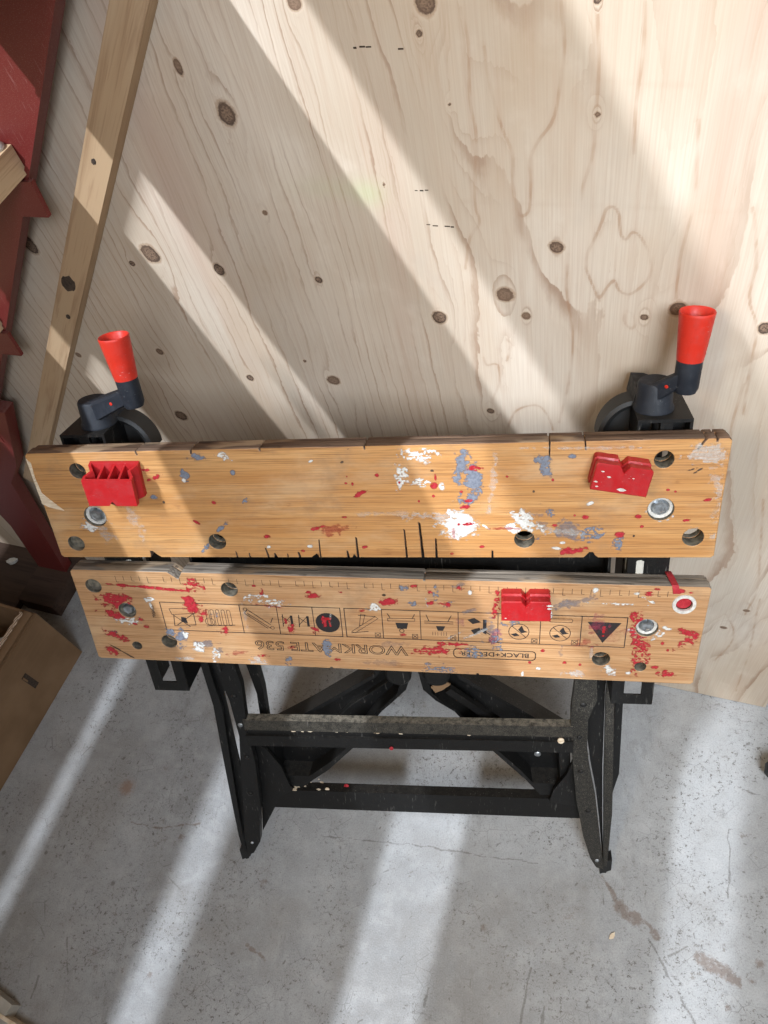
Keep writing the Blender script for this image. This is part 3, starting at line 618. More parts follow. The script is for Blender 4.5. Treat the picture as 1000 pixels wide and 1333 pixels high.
# ------------------------------------------------------------------ red steel stair with timber treads
STEP = (.2031, .2335); NOSE = (-.742, 1.1203); TH = .0315
DEPTH = {-4: .20, -3: .20, -2: .205, -1: .216, 0: .192, 1: .193, 2: .150, 3: .21}
def build_stair():
    root = empty("red_stair", WALLM @ Matrix.Translation((-1.42, -.05, 0)))
    tag(root, "red painted steel stair side with tooth shaped tread brackets at the left edge", "stair")
    off = Vector((1.42, .05, 0))
    def put(o): o.location = off; return o
    lo = lambda z: -.603 - (1.246 - z) * .8665
    # sloping side channel: web, and a return along its lower edge
    put(prism_obj("stringer", [(lo(.35) - .30, .35), (lo(.35), .35), (lo(2.3), 2.3), (lo(2.3) - .30, 2.3)], -.028, -.045, 'red_steel', root, bev=.002))
    put(prism_obj("stringer_flange", [(lo(.36) - .007, .36), (lo(.36) + .0005, .36), (lo(2.3) + .0005, 2.3), (lo(2.3) - .007, 2.3)], -.0455, -.049, 'red_steel', root))
    put(prism_obj("foot_plate", [(-1.085, .66), (-1.175, .50), (-1.237, .432), (-1.342, .073), (-1.362, 0.003), (-1.445, .003), (-1.378, .239), (-1.36, .5), (-1.30, .66)], -.027, -.052, 'red_steel', root, bev=.002))
    for k in range(-4, 5):
        s, z = NOSE[0] + k * STEP[0], NOSE[1] + k * STEP[1]
        if z < .2: continue
        zt = z - TH
        bm = bmesh.new()
        add_prism(bm, [(s - .19, zt - .006), (s - .19, zt - .049), (s - .001, zt - .049), (s + .004, zt - .006)], -.047, -.053, XZ)
        add_box(bm, s - .19, s - .012, -.092, -.047, zt - .0055, zt - .0005)
        bevel(bm, .001)
        put(link("tread_bracket", bm_mesh(bm, "tread_bracket", True), 'red_steel', root))
    words = {-3: "lowest", -2: "third lowest", -1: "lower", 0: "pale sawn", 1: "upper", 2: "high", 3: "higher", 4: "topmost"}
    for k in range(-3, 5):
        s, z = NOSE[0] + k * STEP[0], NOSE[1] + k * STEP[1]
        if z < .25: continue
        s += {-2: -.018, 1: .010, 2: -.075}.get(k, 0)
        D = DEPTH.get(k, .2)
        bm = bmesh.new(); add_box(bm, -D, 0, -1.35, .0, -TH, 0); bevel(bm, .003)
        o = link("stair_tread", bm_mesh(bm, "stair_tread", True), 'tread')
        o.matrix_world = WALLM @ Matrix.Translation((s, -.046, z))
        lab = {0: "sawn timber stair tread end with paint blob, upper one seen on the red brackets",
               -1: "timber stair tread just showing at the left edge, lower one seen on the red brackets"}.get(k, "timber stair tread out of view that throws a diagonal shadow band")
        tag(o, lab, "stair tread", "timber treads of the red stair")
    bm = bmesh.new()
    add_lathe(bm, [(.009, -.001), (.010, .003), (.006, .008), (.002, .010)], (NOSE[0] - .012, -.056, NOSE[1]), (0, 0, 1), 12)
    o = put(link("paint_blob", bm_mesh(bm, "paint_blob", True, 80), 'Wt', root))
build_stair()

# ------------------------------------------------------------------ cardboard box, block and offcuts
def build_left_things():
    # box: right face from (-.837,.150) to (-.921,-.162); open top at .19
    a = Vector((-.842, .165, 0)); ax = Vector((-.0842, -.3113, 0)).normalized(); wx = Vector((-ax.y, ax.x, 0))
    if wx.x > 0: wx = -wx
    zz = Vector((0, 0, 1))
    M = Matrix((-wx, -ax, zz)).transposed().to_4x4()   # local x outward, y away from viewer
    if M.to_3x3().determinant() < 0:
        M = Matrix((-wx, -ax, zz)).transposed().to_4x4()
    M.translation = a
    L, Wd, Hh, t = .40, .30, .192, .006
    bm = bmesh.new()
    add_box(bm, -t, 0, -L, 0, .0005, Hh); bevel(bm, .002, 3)
    o = link("cardboard_box", bm_mesh(bm, "cardboard_box", True), 'card')
    o.matrix_world = M
    tag(o, "open brown cardboard box on the floor at the left edge", "box")
    for nm, b in (("box_panel", (-Wd, -t - .0004, -t, 0, .0005, Hh - .0008)), ("box_panel", (-Wd, -Wd + t, -L, -t - .0004, .0005, Hh)), ("box_bottom", (-Wd + t, -t - .0004, -L, -t - .0004, .001, .006))):
        box_obj(nm, b, 'card', o, .0015)
    # rolled outer fold along the rim, and its torn corrugated edge
    bm = bmesh.new()
    pr = [(-.0065, Hh - .001), (-.0045, Hh + .007), (-.011, Hh + .012), (-.020, Hh + .0125), (-.0245, Hh + .008), (-.0235, Hh + .001), (-.018, Hh + .006), (-.011, Hh + .006)]
    add_loft(bm, [[(x, y, z) for x, z in pr] for y in np.linspace(-L, -.004, 12)])
    link("folded_flap", bm_mesh(bm, "folded_flap", True, 50), 'card', o)
    bm = bmesh.new()
    add_loft(bm, [[(x + .0012 * math.sin(i * 2.3), y, z + .001 * math.sin(i * 1.7)) for x, z in ((-.0300, Hh + .004), (-.0290, Hh + .0135), (-.0195, Hh + .0148), (-.0205, Hh + .004))] for i, y in enumerate(np.linspace(-L, -.010, 60))])
    link("torn_edge", bm_mesh(bm, "torn_edge", True, 50), 'card_edge', o)
    # hand hole: a dark slab stands in for its shaded inside, with a torn lip
    bm = bmesh.new(); add_box(bm, -.0045, .0008, -.121, -.107, .074, .126); bevel(bm, .004, 3)
    link("hand_hole", bm_mesh(bm, "hand_hole", True), 'K', o)
    bm = bmesh.new(); add_prism(bm, [(-.1205, .124), (-.1165, .1245), (-.1165, .108), (-.1195, .106)], .0009, .0022, lambda p, q, d: (d, p, q))
    link("torn_lip", bm_mesh(bm, "torn_lip", True), 'card', o)
    for i, (b, rz, lab) in enumerate((((-.085, 0, -.085, 0, 0, .016), .5, "pale grey carton lying on top inside the cardboard box"), ((-.16, 0, -.13, 0, 0, .05), .12, "pale grey carton tucked lower inside the cardboard box"))):
        c = box_obj("carton", b, 'pale', None, .0015)
        c.matrix_world = M @ Matrix.Translation((-.050, -.035, .135 if i == 0 else .010)) @ Matrix.Rotation(rz, 4, 'Z') @ Matrix.Rotation(.25 if i == 0 else 0, 4, 'X')
        tag(c, lab, "carton")
    # dark block behind the box
    bm = bmesh.new(); add_box(bm, -.10, 0, -.05, .14, 0, .045); bevel(bm, .003)
    o = link("timber_block", bm_mesh(bm, "timber_block", True), 'dark_timber')
    o.matrix_world = Matrix.Translation((-.915, .305, .0005)) @ Matrix.Rotation(-.23, 4, 'Z')
    tag(o, "low dark brown timber block on the floor between the box and red stair foot", "timber block")
    bm = bmesh.new(); add_box(bm, -.42, 0, -.11, .13, 0, .018); bevel(bm, .002)  # added dark board, stands in for the shaded floor under the stair
    o = link("shade_plank", bm_mesh(bm, "shade_plank", True), 'dark_timber')
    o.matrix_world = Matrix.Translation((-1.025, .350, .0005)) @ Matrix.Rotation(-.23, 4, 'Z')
    tag(o, "dark board added in place of shaded floor under the red stair, behind the box", "board")
    # wood chips and crumbs
    def chip(nm, x, y, z, sx, sy, sz, rz, mat, lab):
        bm = bmesh.new()
        add_loft(bm, [[(sx * math.cos(t_) * (1 + .3 * math.sin(3 * t_ + zz_)), sy * math.sin(t_), zz_ * sz) for t_ in np.linspace(0, 2 * math.pi, 8)[:-1]] for zz_ in (0, 1)])
        o = link(nm, bm_mesh(bm, nm), mat); o.location = (x, y, z); o.rotation_euler = (0, 0, rz)
        tag(o, lab, "chip")
    chip("wood_chip", .2818, -.3347, .0006, .0062, .0036, .002, .9, 'rawwood', "small tan wood chip lying alone on the open floor")
    chip("white_chip", -1.100, .398, .0192, .014, .008, 0.008, .3, 'Wt', "small white chip on the dark floor beside the red stair foot")
    # offcuts in the bottom left corner
    o = box_obj("cream_offcut", (-.10, 0, -.07, 0, 0, .028), 'pale', None, .002)
    o.matrix_world = Matrix.Translation((-.738, -.508, .0006)) @ Matrix.Rotation(-.40, 4, 'Z')
    tag(o, "cream block offcut on the floor at the bottom left corner", "offcut")
    o = box_obj("thin_offcut_board", (-.20, 0, -.006, 0, 0, .03), 'rawwood', None, .001)
    o.matrix_world = Matrix.Translation((-.66, -.553, .0006)) @ Matrix.Rotation(-.32, 4, 'Z')
    tag(o, "pale thin board edge on the floor at the bottom left corner", "offcut")
    # rubber wheel at the right frame edge
    bm = bmesh.new(); add_lathe(bm, [(.012, -.011), (.026, -.011), (.030, -.007), (.030, .007), (.026, .011), (.012, .011)], (0, 0, .0305), (.3, 1, 0), 28)
    o = link("rubber_wheel", bm_mesh(bm, "rubber_wheel", True, 35), 'rubber')
    o.location = (.586, -.070, 0)
    tag(o, "black rubber wheel just cut by the right edge above the floor", "wheel")
build_left_things()

# ================================================================== the folding workbench
BW = Matrix(((.9990, -.0184, .0407), (0, .9110, .4124), (-.0446, -.4120, .9101)))
BWq = BW.to_quaternion().to_matrix().to_4x4()
BT = Vector((0, 0, .8798))
def bench_to_world(): 
    m = BWq.copy(); m.translation = BT; return m
BASE = Vector((0, .13, -.91))
bench = empty("folding_workbench", bench_to_world() @ Matrix.Translation(BASE))
tag(bench, "folded portable workbench with two paint splashed bamboo jaw boards leaning on the plywood", "workbench")
def part(o, loc=(0, 0, 0)):
    o.parent = bench; o.location = Vector(loc) - BASE; return o

# ---- jaw boards
LEN, HU, HL, TK = .737, .1386, .1408, .0235
def board_outline(h, bottom_cuts, top_cuts, rnd, chips):
    """outline in x,z with saw cuts and chips; list of (x, width, depth, lean)"""
    pts = []
    x0, x1 = -LEN / 2, LEN / 2
    rr = .003
    pts.append((x0 + rr, -h)); 
    for x, w, d, ln in sorted(bottom_cuts):
        q = w * (.36 if w < .004 else .12); pts += [(x - w / 2, -h), (x + ln * .4 - (w * .45 if w < .004 else w * .3), -h + d * .5), (x + ln - q, -h + d), (x + ln + q, -h + d * .97), (x + ln * .4 + (w * .45 if w < .004 else w * .25), -h + d * .45), (x + w / 2, -h)]
    pts += [(x1 - rr, -h), (x1, -h + rr), (x1 - .0006, -h * .5), (x1, -rr), (x1 - rr, 0)]
    for x, w, d, ln in sorted(top_cuts, reverse=True):
        pts += [(x + w / 2, 0), (x + ln + (w * .36 if w < .004 else .0004), -d), (x + ln - (w * .36 if w < .004 else .0004), -d * .98), (x - w / 2, 0)]
    pts += [(x0 + rr, 0), (x0, -rr), (x0 + .0008, -h * .45), (x0, -h + rr)]
    return pts
def make_board(name, h, holes, bcuts, tcuts, bam, edg, label):
    out = board_outline(h, bcuts, tcuts, None, None)
    hs = [circle(x, z, r) for x, z, r in holes]
    objs = []
    for nm, y0, y1, o_, inset in ((name, 0, .0150, out, 0), ("backing_layer", .0156, TK, None, .0012)):
        if o_ is None:
            o_ = board_outline(h, [(c[0], c[1] * .8, c[2] * .8, c[3]) for c in bcuts if c[1] > .006], [(c[0], c[1], c[2], c[3]) for c in tcuts], None, None)
            o_ = [(x * (1 - inset / .3685), z if z < -.001 and z > -h + .001 else (z - inset if z > -.01 else z + inset)) for x, z in o_]
        half = (y1 - y0) / 2
        me = plate_mesh(nm, o_, hs, half, .0009)
        for v in me.vertices: v.co.y += (y0 + y1) / 2
        for m_ in (bam, edg, 'hole'): me.materials.append(MAT[m_])
        for p in me.polygons:
            c = p.center
            if any((c.x - x) ** 2 + (c.z - z) ** 2 < (r + .0004) ** 2 for x, z, r in holes): p.material_index = 2
            elif abs(p.normal.y) < .75: p.material_index = 1
            else: p.material_index = 0
        o = bpy.data.objects.new(nm, me); COL.objects.link(o)
        objs.append(o)
    objs[1].parent = objs[0]
    if label: objs[0]["label"] = label
    return objs[0]
mm = .001
HOLE_UP = [(-312, -23, 9.3), (-344, -119, 10), (-170, -117, 10), (308, -22, 9.3), (174, -115, 10.5), (345, -113, 10.5), (-309, -82, 13), (310, -79, 13)]
HOLE_LO = [(-344, -24, 10), (-310, -117, 6.2), (-265, -108, 10), (-172, -23, 10), (262, -107.5, 10), (307, -117, 6.5), (343, -24, 10.5), (-309, -60, 11), (308, -59, 12)]
sc = lambda L: [(x * mm, z * mm, r * mm) for x, z, r in L]
bc = [(64, 2.6, 46, -1.5), (46, 1.5, 37, -.4), (79, 1.9, 25, .3), (-150, 1.3, 8, -.6), (-113, 1.8, 13, -1.6), (-104, 4.2, 6, -.8), (-76, 2.2, 7, -1), (-58, 9, 5, 3), (-52, 1.1, 24, 1), (-20, 2.2, 9, -.6), (-9, 1.9, 27, .4), (-13, 5, 4, 0), (140, 1.8, 9, 0), (-249, 13, 9, -4), (244, 15, 7, 0), (-135, 1.2, 6, 0), (-90, 1.0, 5, 0)]
tcu = [(198, 1.5, 17, 0), (232, 1.4, 10, 1), (345, 2.4, 12, -7), (355, 2.2, 4, 0), (-100, 1.8, 3.5, 1), (-175, 2, 5, -1), (12, 2, 4, 0), (-238, 2, 5, 1)]
cv = lambda L: [(a * mm, b * mm, c * mm, d * mm) for a, b, c, d in L]
up_b = part(make_board("jaw_board", HU, sc(HOLE_UP), cv(bc), cv(tcu), 'bamboo_up', 'edge_up', "upper amber bamboo jaw board with saw cuts along its lower edge"))
lo_b = part(make_board("jaw_board", HL, sc(HOLE_LO), cv([(-60, 3, 2, 0), (120, 3, 2, 0)]), cv([(-236, 18, 10, 3), (60, 3, 2.5, 0)]), 'bamboo_lo', 'edge_lo', "lower faded bamboo jaw board with ruler marks and printed pictograms"), (.00333, 0, -.16649))
lo_b.rotation_euler = (0, .02767, 0)

def add_bolt(parent, x, z, r, collar_white):
    bm = bmesh.new()
    add_lathe(bm, [(r * .99, .012), (r * .99, .0042), (r * .93, .0030), (r * .72, .0046), (r * .70, .012)], (x, 0, z), (0, 1, 0), 36, False, False)
    link("bolt_recess", bm_mesh(bm, "bolt_recess", True), 'Wt' if collar_white else 'hole', parent)
    bm = bmesh.new()
    hexr = r * .60
    ring = lambda rad, y: [(x + rad * math.cos(i * math.pi / 3 + .4), y, z + rad * math.sin(i * math.pi / 3 + .4)) for i in range(6)]
    add_loft(bm, [ring(hexr, .014), ring(hexr, .0022), ring(hexr * .88, .0006), ring(hexr * .60, .0006), ring(hexr * .5, .0013)])
    bevel(bm, .0003, 1)
    link("bolt", bm_mesh(bm, "bolt", False), 'zinc', parent)
    bm = bmesh.new(); add_lathe(bm, [(r * .93, .0085), (r * .93, .007), (r * .4, .007)], (x, 0, z), (0, 1, 0), 32, True, False)
    link("washer", bm_mesh(bm, "washer", True), 'zinc', parent)
add_bolt(up_b, -.309, -.082, .013, True); add_bolt(up_b, .310, -.079, .013, True)
add_bolt(lo_b, -.309, -.060, .011, False); add_bolt(lo_b, .308, -.059, .012, True)
def plug(parent, x, z, r, y, mat):
    bm = bmesh.new(); add_lathe(bm, [(r, .02), (r, y + .0012), (r * .93, y), (r * .5, y + .0004)], (x, 0, z), (0, 1, 0), 28)
    link("hole_plug", bm_mesh(bm, "hole_plug", True), mat, parent)
plug(up_b, -.344, -.119, .0098, .006, 'hole')
plug(lo_b, -.344, -.024, .0098, .005, 'hole')
plug(lo_b, .343, -.024, .0090, .0035, 'R')
bm = bmesh.new(); add_lathe(bm, [(.0086, .0016), (.0088, -.0012), (.0124, -.0013), (.0128, .0004)], (.343, 0, -.024), (0, 1, 0), 32, False, False)
link("painted_rim", bm_mesh(bm, "painted_rim", True), 'Wt', lo_b)

# ---- dried paint: thin skins with ragged outlines, one mesh per colour and board
def paint_board(parent, splashes, h, holes, seed, yb):
    r2 = np.random.default_rng(seed)
    st = .0007
    A = np.arange(-LEN / 2 + .002, LEN / 2 - .002, st); Bv = np.arange(-h + .002, -.0015, st)
    X, Z = np.meshgrid(A, Bv); shp = X.shape
    n1 = vnoise(shp, (5, 6), r2); n2 = vnoise(shp, (2.2, 2.6), r2); n3 = vnoise(shp, (14, 18), r2)
    scr = vnoise(shp, (1.6, 22), r2)
    hm = np.zeros(shp, bool)
    for x, z, r in holes: hm |= (X - x * mm) ** 2 + (Z - z * mm) ** 2 < ((r + .5) * mm) ** 2
    order = {'k': 0, 'm': 1, 'g': 2, 'w': 3, 'r': 4}
    fld = {}; ops = {}
    for c, x, z, rx, rz, rot, den in splashes:
        F = fld.setdefault(c, np.full(shp, -1.0)); ops.setdefault(c, np.ones(shp))
        rx, rz = max(rx, 1.0) * mm, max(rz, .9) * mm
        R = 1.5 * max(rx, rz) + .002
        i0, i1 = np.searchsorted(A, (x * mm - R, x * mm + R)); j0, j1 = np.searchsorted(Bv, (z * mm - R, z * mm + R))
        if i1 <= i0 or j1 <= j0: continue
        sl = (slice(j0, j1), slice(i0, i1))
        ca, sa = math.cos(math.radians(rot)), math.sin(math.radians(rot))
        dx, dz = X[sl] - x * mm, Z[sl] - z * mm
        u, v = (dx * ca + dz * sa) / rx, (-dx * sa + dz * ca) / rz
        d = np.sqrt(u * u + v * v)
        small = max(rx, rz) < .006
        rag = (.25 if small else .55) * n1[sl] + (.15 if small else .35) * n2[sl] + (.1 if small else .5) * n3[sl]
        val = 1 - d + rag * (1.15 - .4 * den)
        cover = den * 1.9 - 1.0 + (n2[sl] * .75 + scr[sl] * .6 + n1[sl] * .35) * (1.25 - den * .75)
        thin = den < .5 and not small
        if thin: val = val - .15
        else: val = np.minimum(val, cover + .15)
        O = ops[c]
        O[sl] = np.where(val > F[sl], min(.72, den * 1.35) if thin else 1.0, O[sl])
        F[sl] = np.maximum(F[sl], val)
    tot = 0
    for c, F in fld.items():
        F[hm] = -1
        y = -yb - .00008 * order[c]
        verts, faces, covs, opv = [], [], [], []
        J, I = np.where(np.maximum.reduce((F[:-1, :-1], F[:-1, 1:], F[1:, 1:], F[1:, :-1])) > -.12)
        for j, i in zip(J.tolist(), I.tolist()):
            q = ((A[i], Bv[j], F[j, i]), (A[i + 1], Bv[j], F[j, i + 1]), (A[i + 1], Bv[j + 1], F[j + 1, i + 1]), (A[i], Bv[j + 1], F[j + 1, i]))
            poly = []; cv_ = []; ov = float(ops[c][j, i])
            for a, b in zip(q, q[1:] + q[:1]):
                if a[2] > -.12: poly.append((a[0], y, a[1])); cv_.append(a[2])
                if (a[2] > -.12) != (b[2] > -.12):
                    t = (a[2] + .12) / (a[2] - b[2]); cv_.append(-.12); poly.append((a[0] + (b[0] - a[0]) * t, y, a[1] + (b[1] - a[1]) * t))
            if len(poly) < 3: continue
            k = len(verts); verts += poly; covs += cv_; opv += [ov] * len(poly); faces.append(tuple(range(k, k + len(poly))))
        if not faces: continue
        me = bpy.data.meshes.new("paint_splash"); me.from_pydata(verts, [], faces); me.update(); set_attr(me, 'cov', np.array(covs)); set_attr(me, 'op', np.array(opv))
        nm = {'k': "dark_stain", 'w': "white_paint", 'r': "red_paint", 'g': "grey_paint", 'm': "magenta_paint"}[c]
        o = link(nm, me, c, parent); o["kind"] = "stuff"
paint_board(up_b, PAINT_UP, HU, HOLE_UP, 5, .00012)
paint_board(lo_b, PAINT_LO, HL, HOLE_LO, 9, .00030)

# ---- print on the lower board (reads from the far side, so it stands on its head)
def text_mesh(name, s, size, outline=0.0, space=1.0, shear=0.0):
    cu = bpy.data.curves.new(name, 'FONT'); cu.body = s; cu.size = size; cu.align_x = 'CENTER'; cu.align_y = 'CENTER'
    cu.space_character = space; cu.resolution_u = 4
    if outline: cu.fill_mode = 'NONE'; cu.bevel_depth = outline; cu.bevel_resolution = 0
    else: cu.fill_mode = 'FRONT'; cu.offset = size * .012
    o = bpy.data.objects.new(name, cu); COL.objects.link(o)
    dg = bpy.context.evaluated_depsgraph_get(); dg.update()
    me = bpy.data.meshes.new_from_object(o.evaluated_get(dg)); me.materials.clear()
    bpy.data.objects.remove(o); bpy.data.curves.remove(cu)
    return me
def place_text(name, me, x, z, width, height, flatten=False):
    co = np.empty(len(me.vertices) * 3); me.vertices.foreach_get('co', co); co = co.reshape(-1, 3)
    mn, mx = co.min(0), co.max(0)
    sx, sy = width / (mx[0] - mn[0]), height / (mx[1] - mn[1])
    X = -(co[:, 0] - (mn[0] + mx[0]) / 2) * sx + x
    Z = -(co[:, 1] - (mn[1] + mx[1]) / 2) * sy + z
    Y = -.00022 - (co[:, 2] - mn[2]) * (.05 if flatten else 1)
    me.vertices.foreach_set('co', np.stack((X, Y, Z), -1).ravel()); me.update()
    return link(name, me, 'ink', lo_b)
place_text("printed_lettering", text_mesh("t", "WORKMATE 536", .02, .00038), -.058, -.1075, .190, .0150, True)
place_text("printed_lettering", text_mesh("t", "BLACK+DECKER", .02, 0, 1.02), .1395, -.1072, .080, .0068)
place_text("printed_lettering", text_mesh("t", "TM", .004), .0855, -.1025, .0045, .0020)
tm = text_mesh("t", "79004321", .006)
co = np.empty(len(tm.vertices) * 3); tm.vertices.foreach_get('co', co); co = co.reshape(-1, 3)
tm.vertices.foreach_set('co', np.c_[co[:, 1], -co[:, 0], co[:, 2]].ravel())
place_text("printed_lettering", tm, -.2755, -.060, .0046, .020)
class Ink:
    def __init__(s): s.v = []; s.f = []
    def quad(s, p):
        k = len(s.v); s.v += [(x, -.00022, z) for x, z in p]; s.f.append(tuple(range(k, k + len(p))))
    def line(s, pts, w=.0009, closed=False):
        if closed: pts = list(pts) + [pts[0]]
        for a, b in zip(pts, pts[1:]):
            dx, dz = b[0] - a[0], b[1] - a[1]; L = math.hypot(dx, dz) or 1
            nx, nz = -dz / L * w / 2, dx / L * w / 2; ex, ez = dx / L * w / 2, dz / L * w / 2
            s.quad([(a[0] - ex + nx, a[1] - ez + nz), (b[0] + ex + nx, b[1] + ez + nz), (b[0] + ex - nx, b[1] + ez - nz), (a[0] - ex - nx, a[1] - ez - nz)])
    def rect(s, x0, x1, z0, z1, w=.0010): s.line([(x0, z0), (x1, z0), (x1, z1), (x0, z1)], w, True)
    def build(s, name):
        me = bpy.data.meshes.new(name); me.from_pydata(s.v, [], s.f); me.update()
        return link(name, me, 'ink', lo_b)
def rrect(cx, cz, w, h, r, n=6):
    pts = []
    for qx, qz, a0 in ((1, 1, 0), (-1, 1, 90), (-1, -1, 180), (1, -1, 270)):
        for i in range(n + 1):
            t = math.radians(a0 + 90 * i / n); pts.append((cx + qx * (w / 2 - r) + r * math.cos(t), cz + qz * (h / 2 - r) + r * math.sin(t)))
    return pts
ink = Ink(); ink.line(rrect(.1395, -.1072, .0955, .0135, .0045), .0011, True); ink.build("logo_frame")
ink = Ink()
for i in range(0, 64):
    x = -.312 + i * .0101
    if i % 8 in (5,) and i < 30: continue
    ink.line([(x, -.0075), (x, -.0142 if i % 4 else -.0165)], .0005)
    if i % 2 == 0: ink.line([(x, -.0142 if i % 4 else -.0165), (x + .0030, -.0145 if i % 4 else -.0165)], .0005)
ink.build("ruler_marks")
# pictogram strip: ten cells, each with its little drawing
ZT, ZB = -.0452, -.0885
c1 = [-.262, -.196, -.149, -.106, -.0845 + .0, -.041]
def pictos():
    k = Ink()
    def cell(x0, x1): return (x0 + x1) / 2, (ZT + ZB) / 2
    k.rect(-.264, -.041, ZB, ZT); k.rect(-.036, .286, ZB, ZT)
    for x in (-.164, -.118, -.0745): k.line([(x, ZB), (x, ZT)])
    for x in (.0085, .0535, .0975, .143, .191, .2365): k.line([(x, ZB), (x, ZT)])
    # 1 folded bench standing
    cx, cz = -.238, -.067
    k.line([(cx - .016, cz + .012), (cx + .014, cz + .014), (cx + .016, cz + .006), (cx - .014, cz + .003)], .0007, True)
    k.line([(cx - .013, cz + .003), (cx + .006, cz - .015)]); k.line([(cx + .013, cz + .005), (cx - .010, cz - .013)]); k.line([(cx - .014, cz - .014), (cx + .014, cz - .012)]); k.line([(cx - .012, cz + .001), (cx - .014, cz - .014)]); k.line([(cx + .014, cz + .005), (cx + .014, cz - .012)])
    k.quad([(cx - .004, cz - .008), (cx + .004, cz - .010), (cx + .003, cz - .001), (cx - .003, cz)])
    # 2 bench with tools
    cx = -.192
    for dx in (-.014, -.008, -.001, .006, .013): k.line(rrect(cx + dx, cz + .001, .0042, .024, .0018, 2), .0006, True)
    k.line([(cx - .018, cz - .013), (cx + .018, cz - .010)])
    k.line(circle(cx - .013, cz - .006, .006, 12), .0006, True)
    # 3 screwed clamp
    cx = -.141
    for d in (-.003, .003): k.line([(cx - .014, cz + .012 + d), (cx + .012, cz - .010 + d)])
    k.line([(cx - .014, cz + .015), (cx - .018, cz + .009), (cx + .008, cz - .013)]); k.line(circle(cx + .014, cz - .012, .0024, 8), .0006, True); k.line(circle(cx - .016, cz + .015, .0024, 8), .0006, True); k.line([(cx + .013, cz - .004), (cx + .016, cz + .003)])
    # 4 two saw horses
    for dx in (-.011, .009):
        cx = -.096 + dx
        k.quad([(cx + .004, cz - .008), (cx + .007, cz - .008), (cx + .007, cz + .008), (cx + .004, cz + .008)])
        k.line([(cx - .006, cz - .009), (cx - .005, cz + .009)], .0010); k.line([(cx - .006, cz - .006), (cx + .004, cz + .006)], .0008); k.line([(cx - .006, cz + .006), (cx + .003, cz - .002)], .0008)
    # 5 solid disc with bench
    cx = -.0575; k.quad(circle(cx, cz - .001, .0148, 28))
    # 6..11
    cx = -.0135
    k.line([(cx - .016, cz - .013), (cx + .014, cz + .011), (cx + .017, cz + .008), (cx - .012, cz - .015)], .0006, True); k.line([(cx - .016, cz - .015), (cx + .004, cz - .012)]); k.line([(cx - .002, cz - .002), (cx + .002, cz + .013), (cx - .003, cz + .014), (cx - .006, cz - .004)], .0006, True); k.line([(cx + .014, cz + .011), (cx - .006, cz + .012)])
    cx = .031
    k.line([(cx - .016, cz + .009), (cx + .016, cz + .010), (cx + .016, cz + .006), (cx - .016, cz + .005)], .0006, True); k.line([(cx - .013, cz + .010), (cx - .016, cz + .016)]); k.line([(cx + .013, cz + .010), (cx + .016, cz + .016)]); k.quad([(cx - .007, cz + .003), (cx + .008, cz + .003), (cx + .006, cz - .006), (cx - .005, cz - .006)]); k.line(circle(cx, cz - .009, .0028, 10), .0008, True)
    cx = .0755
    k.line([(cx - .017, cz + .007), (cx + .016, cz + .007)]); k.line([(cx - .017, cz + .004), (cx + .016, cz + .004)]); k.line([(cx - .012, cz + .007), (cx - .015, cz + .016)]); k.line([(cx + .010, cz + .007), (cx + .014, cz + .016)]); k.quad([(cx - .004, cz), (cx + .007, cz), (cx + .004, cz - .007), (cx - .002, cz - .007)])
    for dx in (-.008, -.005, -.002, .002, .005, .008): k.line([(cx + dx, cz - .009), (cx + dx, cz - .014)], .0005)
    cx = .120
    k.quad([(cx - .012, cz + .011), (cx - .004, cz + .014), (cx + .004, cz + .008), (cx - .006, cz + .005)]); k.quad([(cx + .006, cz + .012), (cx + .010, cz + .012), (cx + .010, cz - .010), (cx + .006, cz - .008)]); k.quad([(cx - .008, cz - .004), (cx + .002, cz), (cx + .004, cz - .006), (cx - .004, cz - .011)]); k.line([(cx + .004, cz - .002), (cx + .014, cz - .010)], .0014)
    for cx in (.167, .2135):
        k.line(circle(cx, cz - .004, .0115, 24), .0008, True)
        k.quad([(cx - .009, cz - .008), (cx - .003, cz - .006), (cx + .001, cz - .010), (cx - .005, cz - .011)]); k.quad([(cx - .001, cz - .001), (cx + .003, cz + .005), (cx + .006, cz - .002), (cx + .010, cz - .004), (cx + .003, cz - .006)])
        k.line([(cx - .008, cz + .004), (cx + .008, cz - .012)], .0008)
        k.line(rrect(cx, cz + .0145, .026, .005, .002, 3), .0006, True)
    # warning triangle, point down here
    cx = .2615; k.quad([(cx - .0185, cz + .014), (cx, cz - .016), (cx + .0185, cz + .014)])
    for x in (.0025, .047, .092, .137, .1855, .231):
        k.rect(x - .0038, x + .0026, ZB + .0014, ZB + .0078, .0006); k.line([(x - .0028, ZB + .0026), (x + .0016, ZB + .0066)], .0007); k.line([(x - .0028, ZB + .0066), (x + .0016, ZB + .0026)], .0007)
    k.build("pictogram_strip")
    w = Ink()
    def over(pts): w.v += [(x, -.00030, z) for x, z in pts]; w.f.append(tuple(range(len(w.v) - len(pts), len(w.v))))
    over([(.2605 - .0008, -.0585), (.2605 + .0026, -.0585), (.2605 + .0022, -.0685), (.2605 - .0004, -.0685)])
    over(circle(.2614, -.0725, .0013, 10))
    cx, cz = -.0575, -.068
    over([(cx - .006, cz + .008), (cx + .005, cz + .008), (cx + .004, cz + .004), (cx - .005, cz + .004)]); over([(cx - .004, cz + .003), (cx - .002, cz + .003), (cx - .002, cz - .005), (cx - .004, cz - .005)]); over([(cx + .001, cz + .003), (cx + .003, cz + .003), (cx + .004, cz - .006), (cx + .002, cz - .006)])
    me = bpy.data.meshes.new("pictogram_knockout"); me.from_pydata(w.v, [], w.f); me.update(); link("pictogram_knockout", me, 'peg', lo_b)["kind"] = "stuff"
pictos()

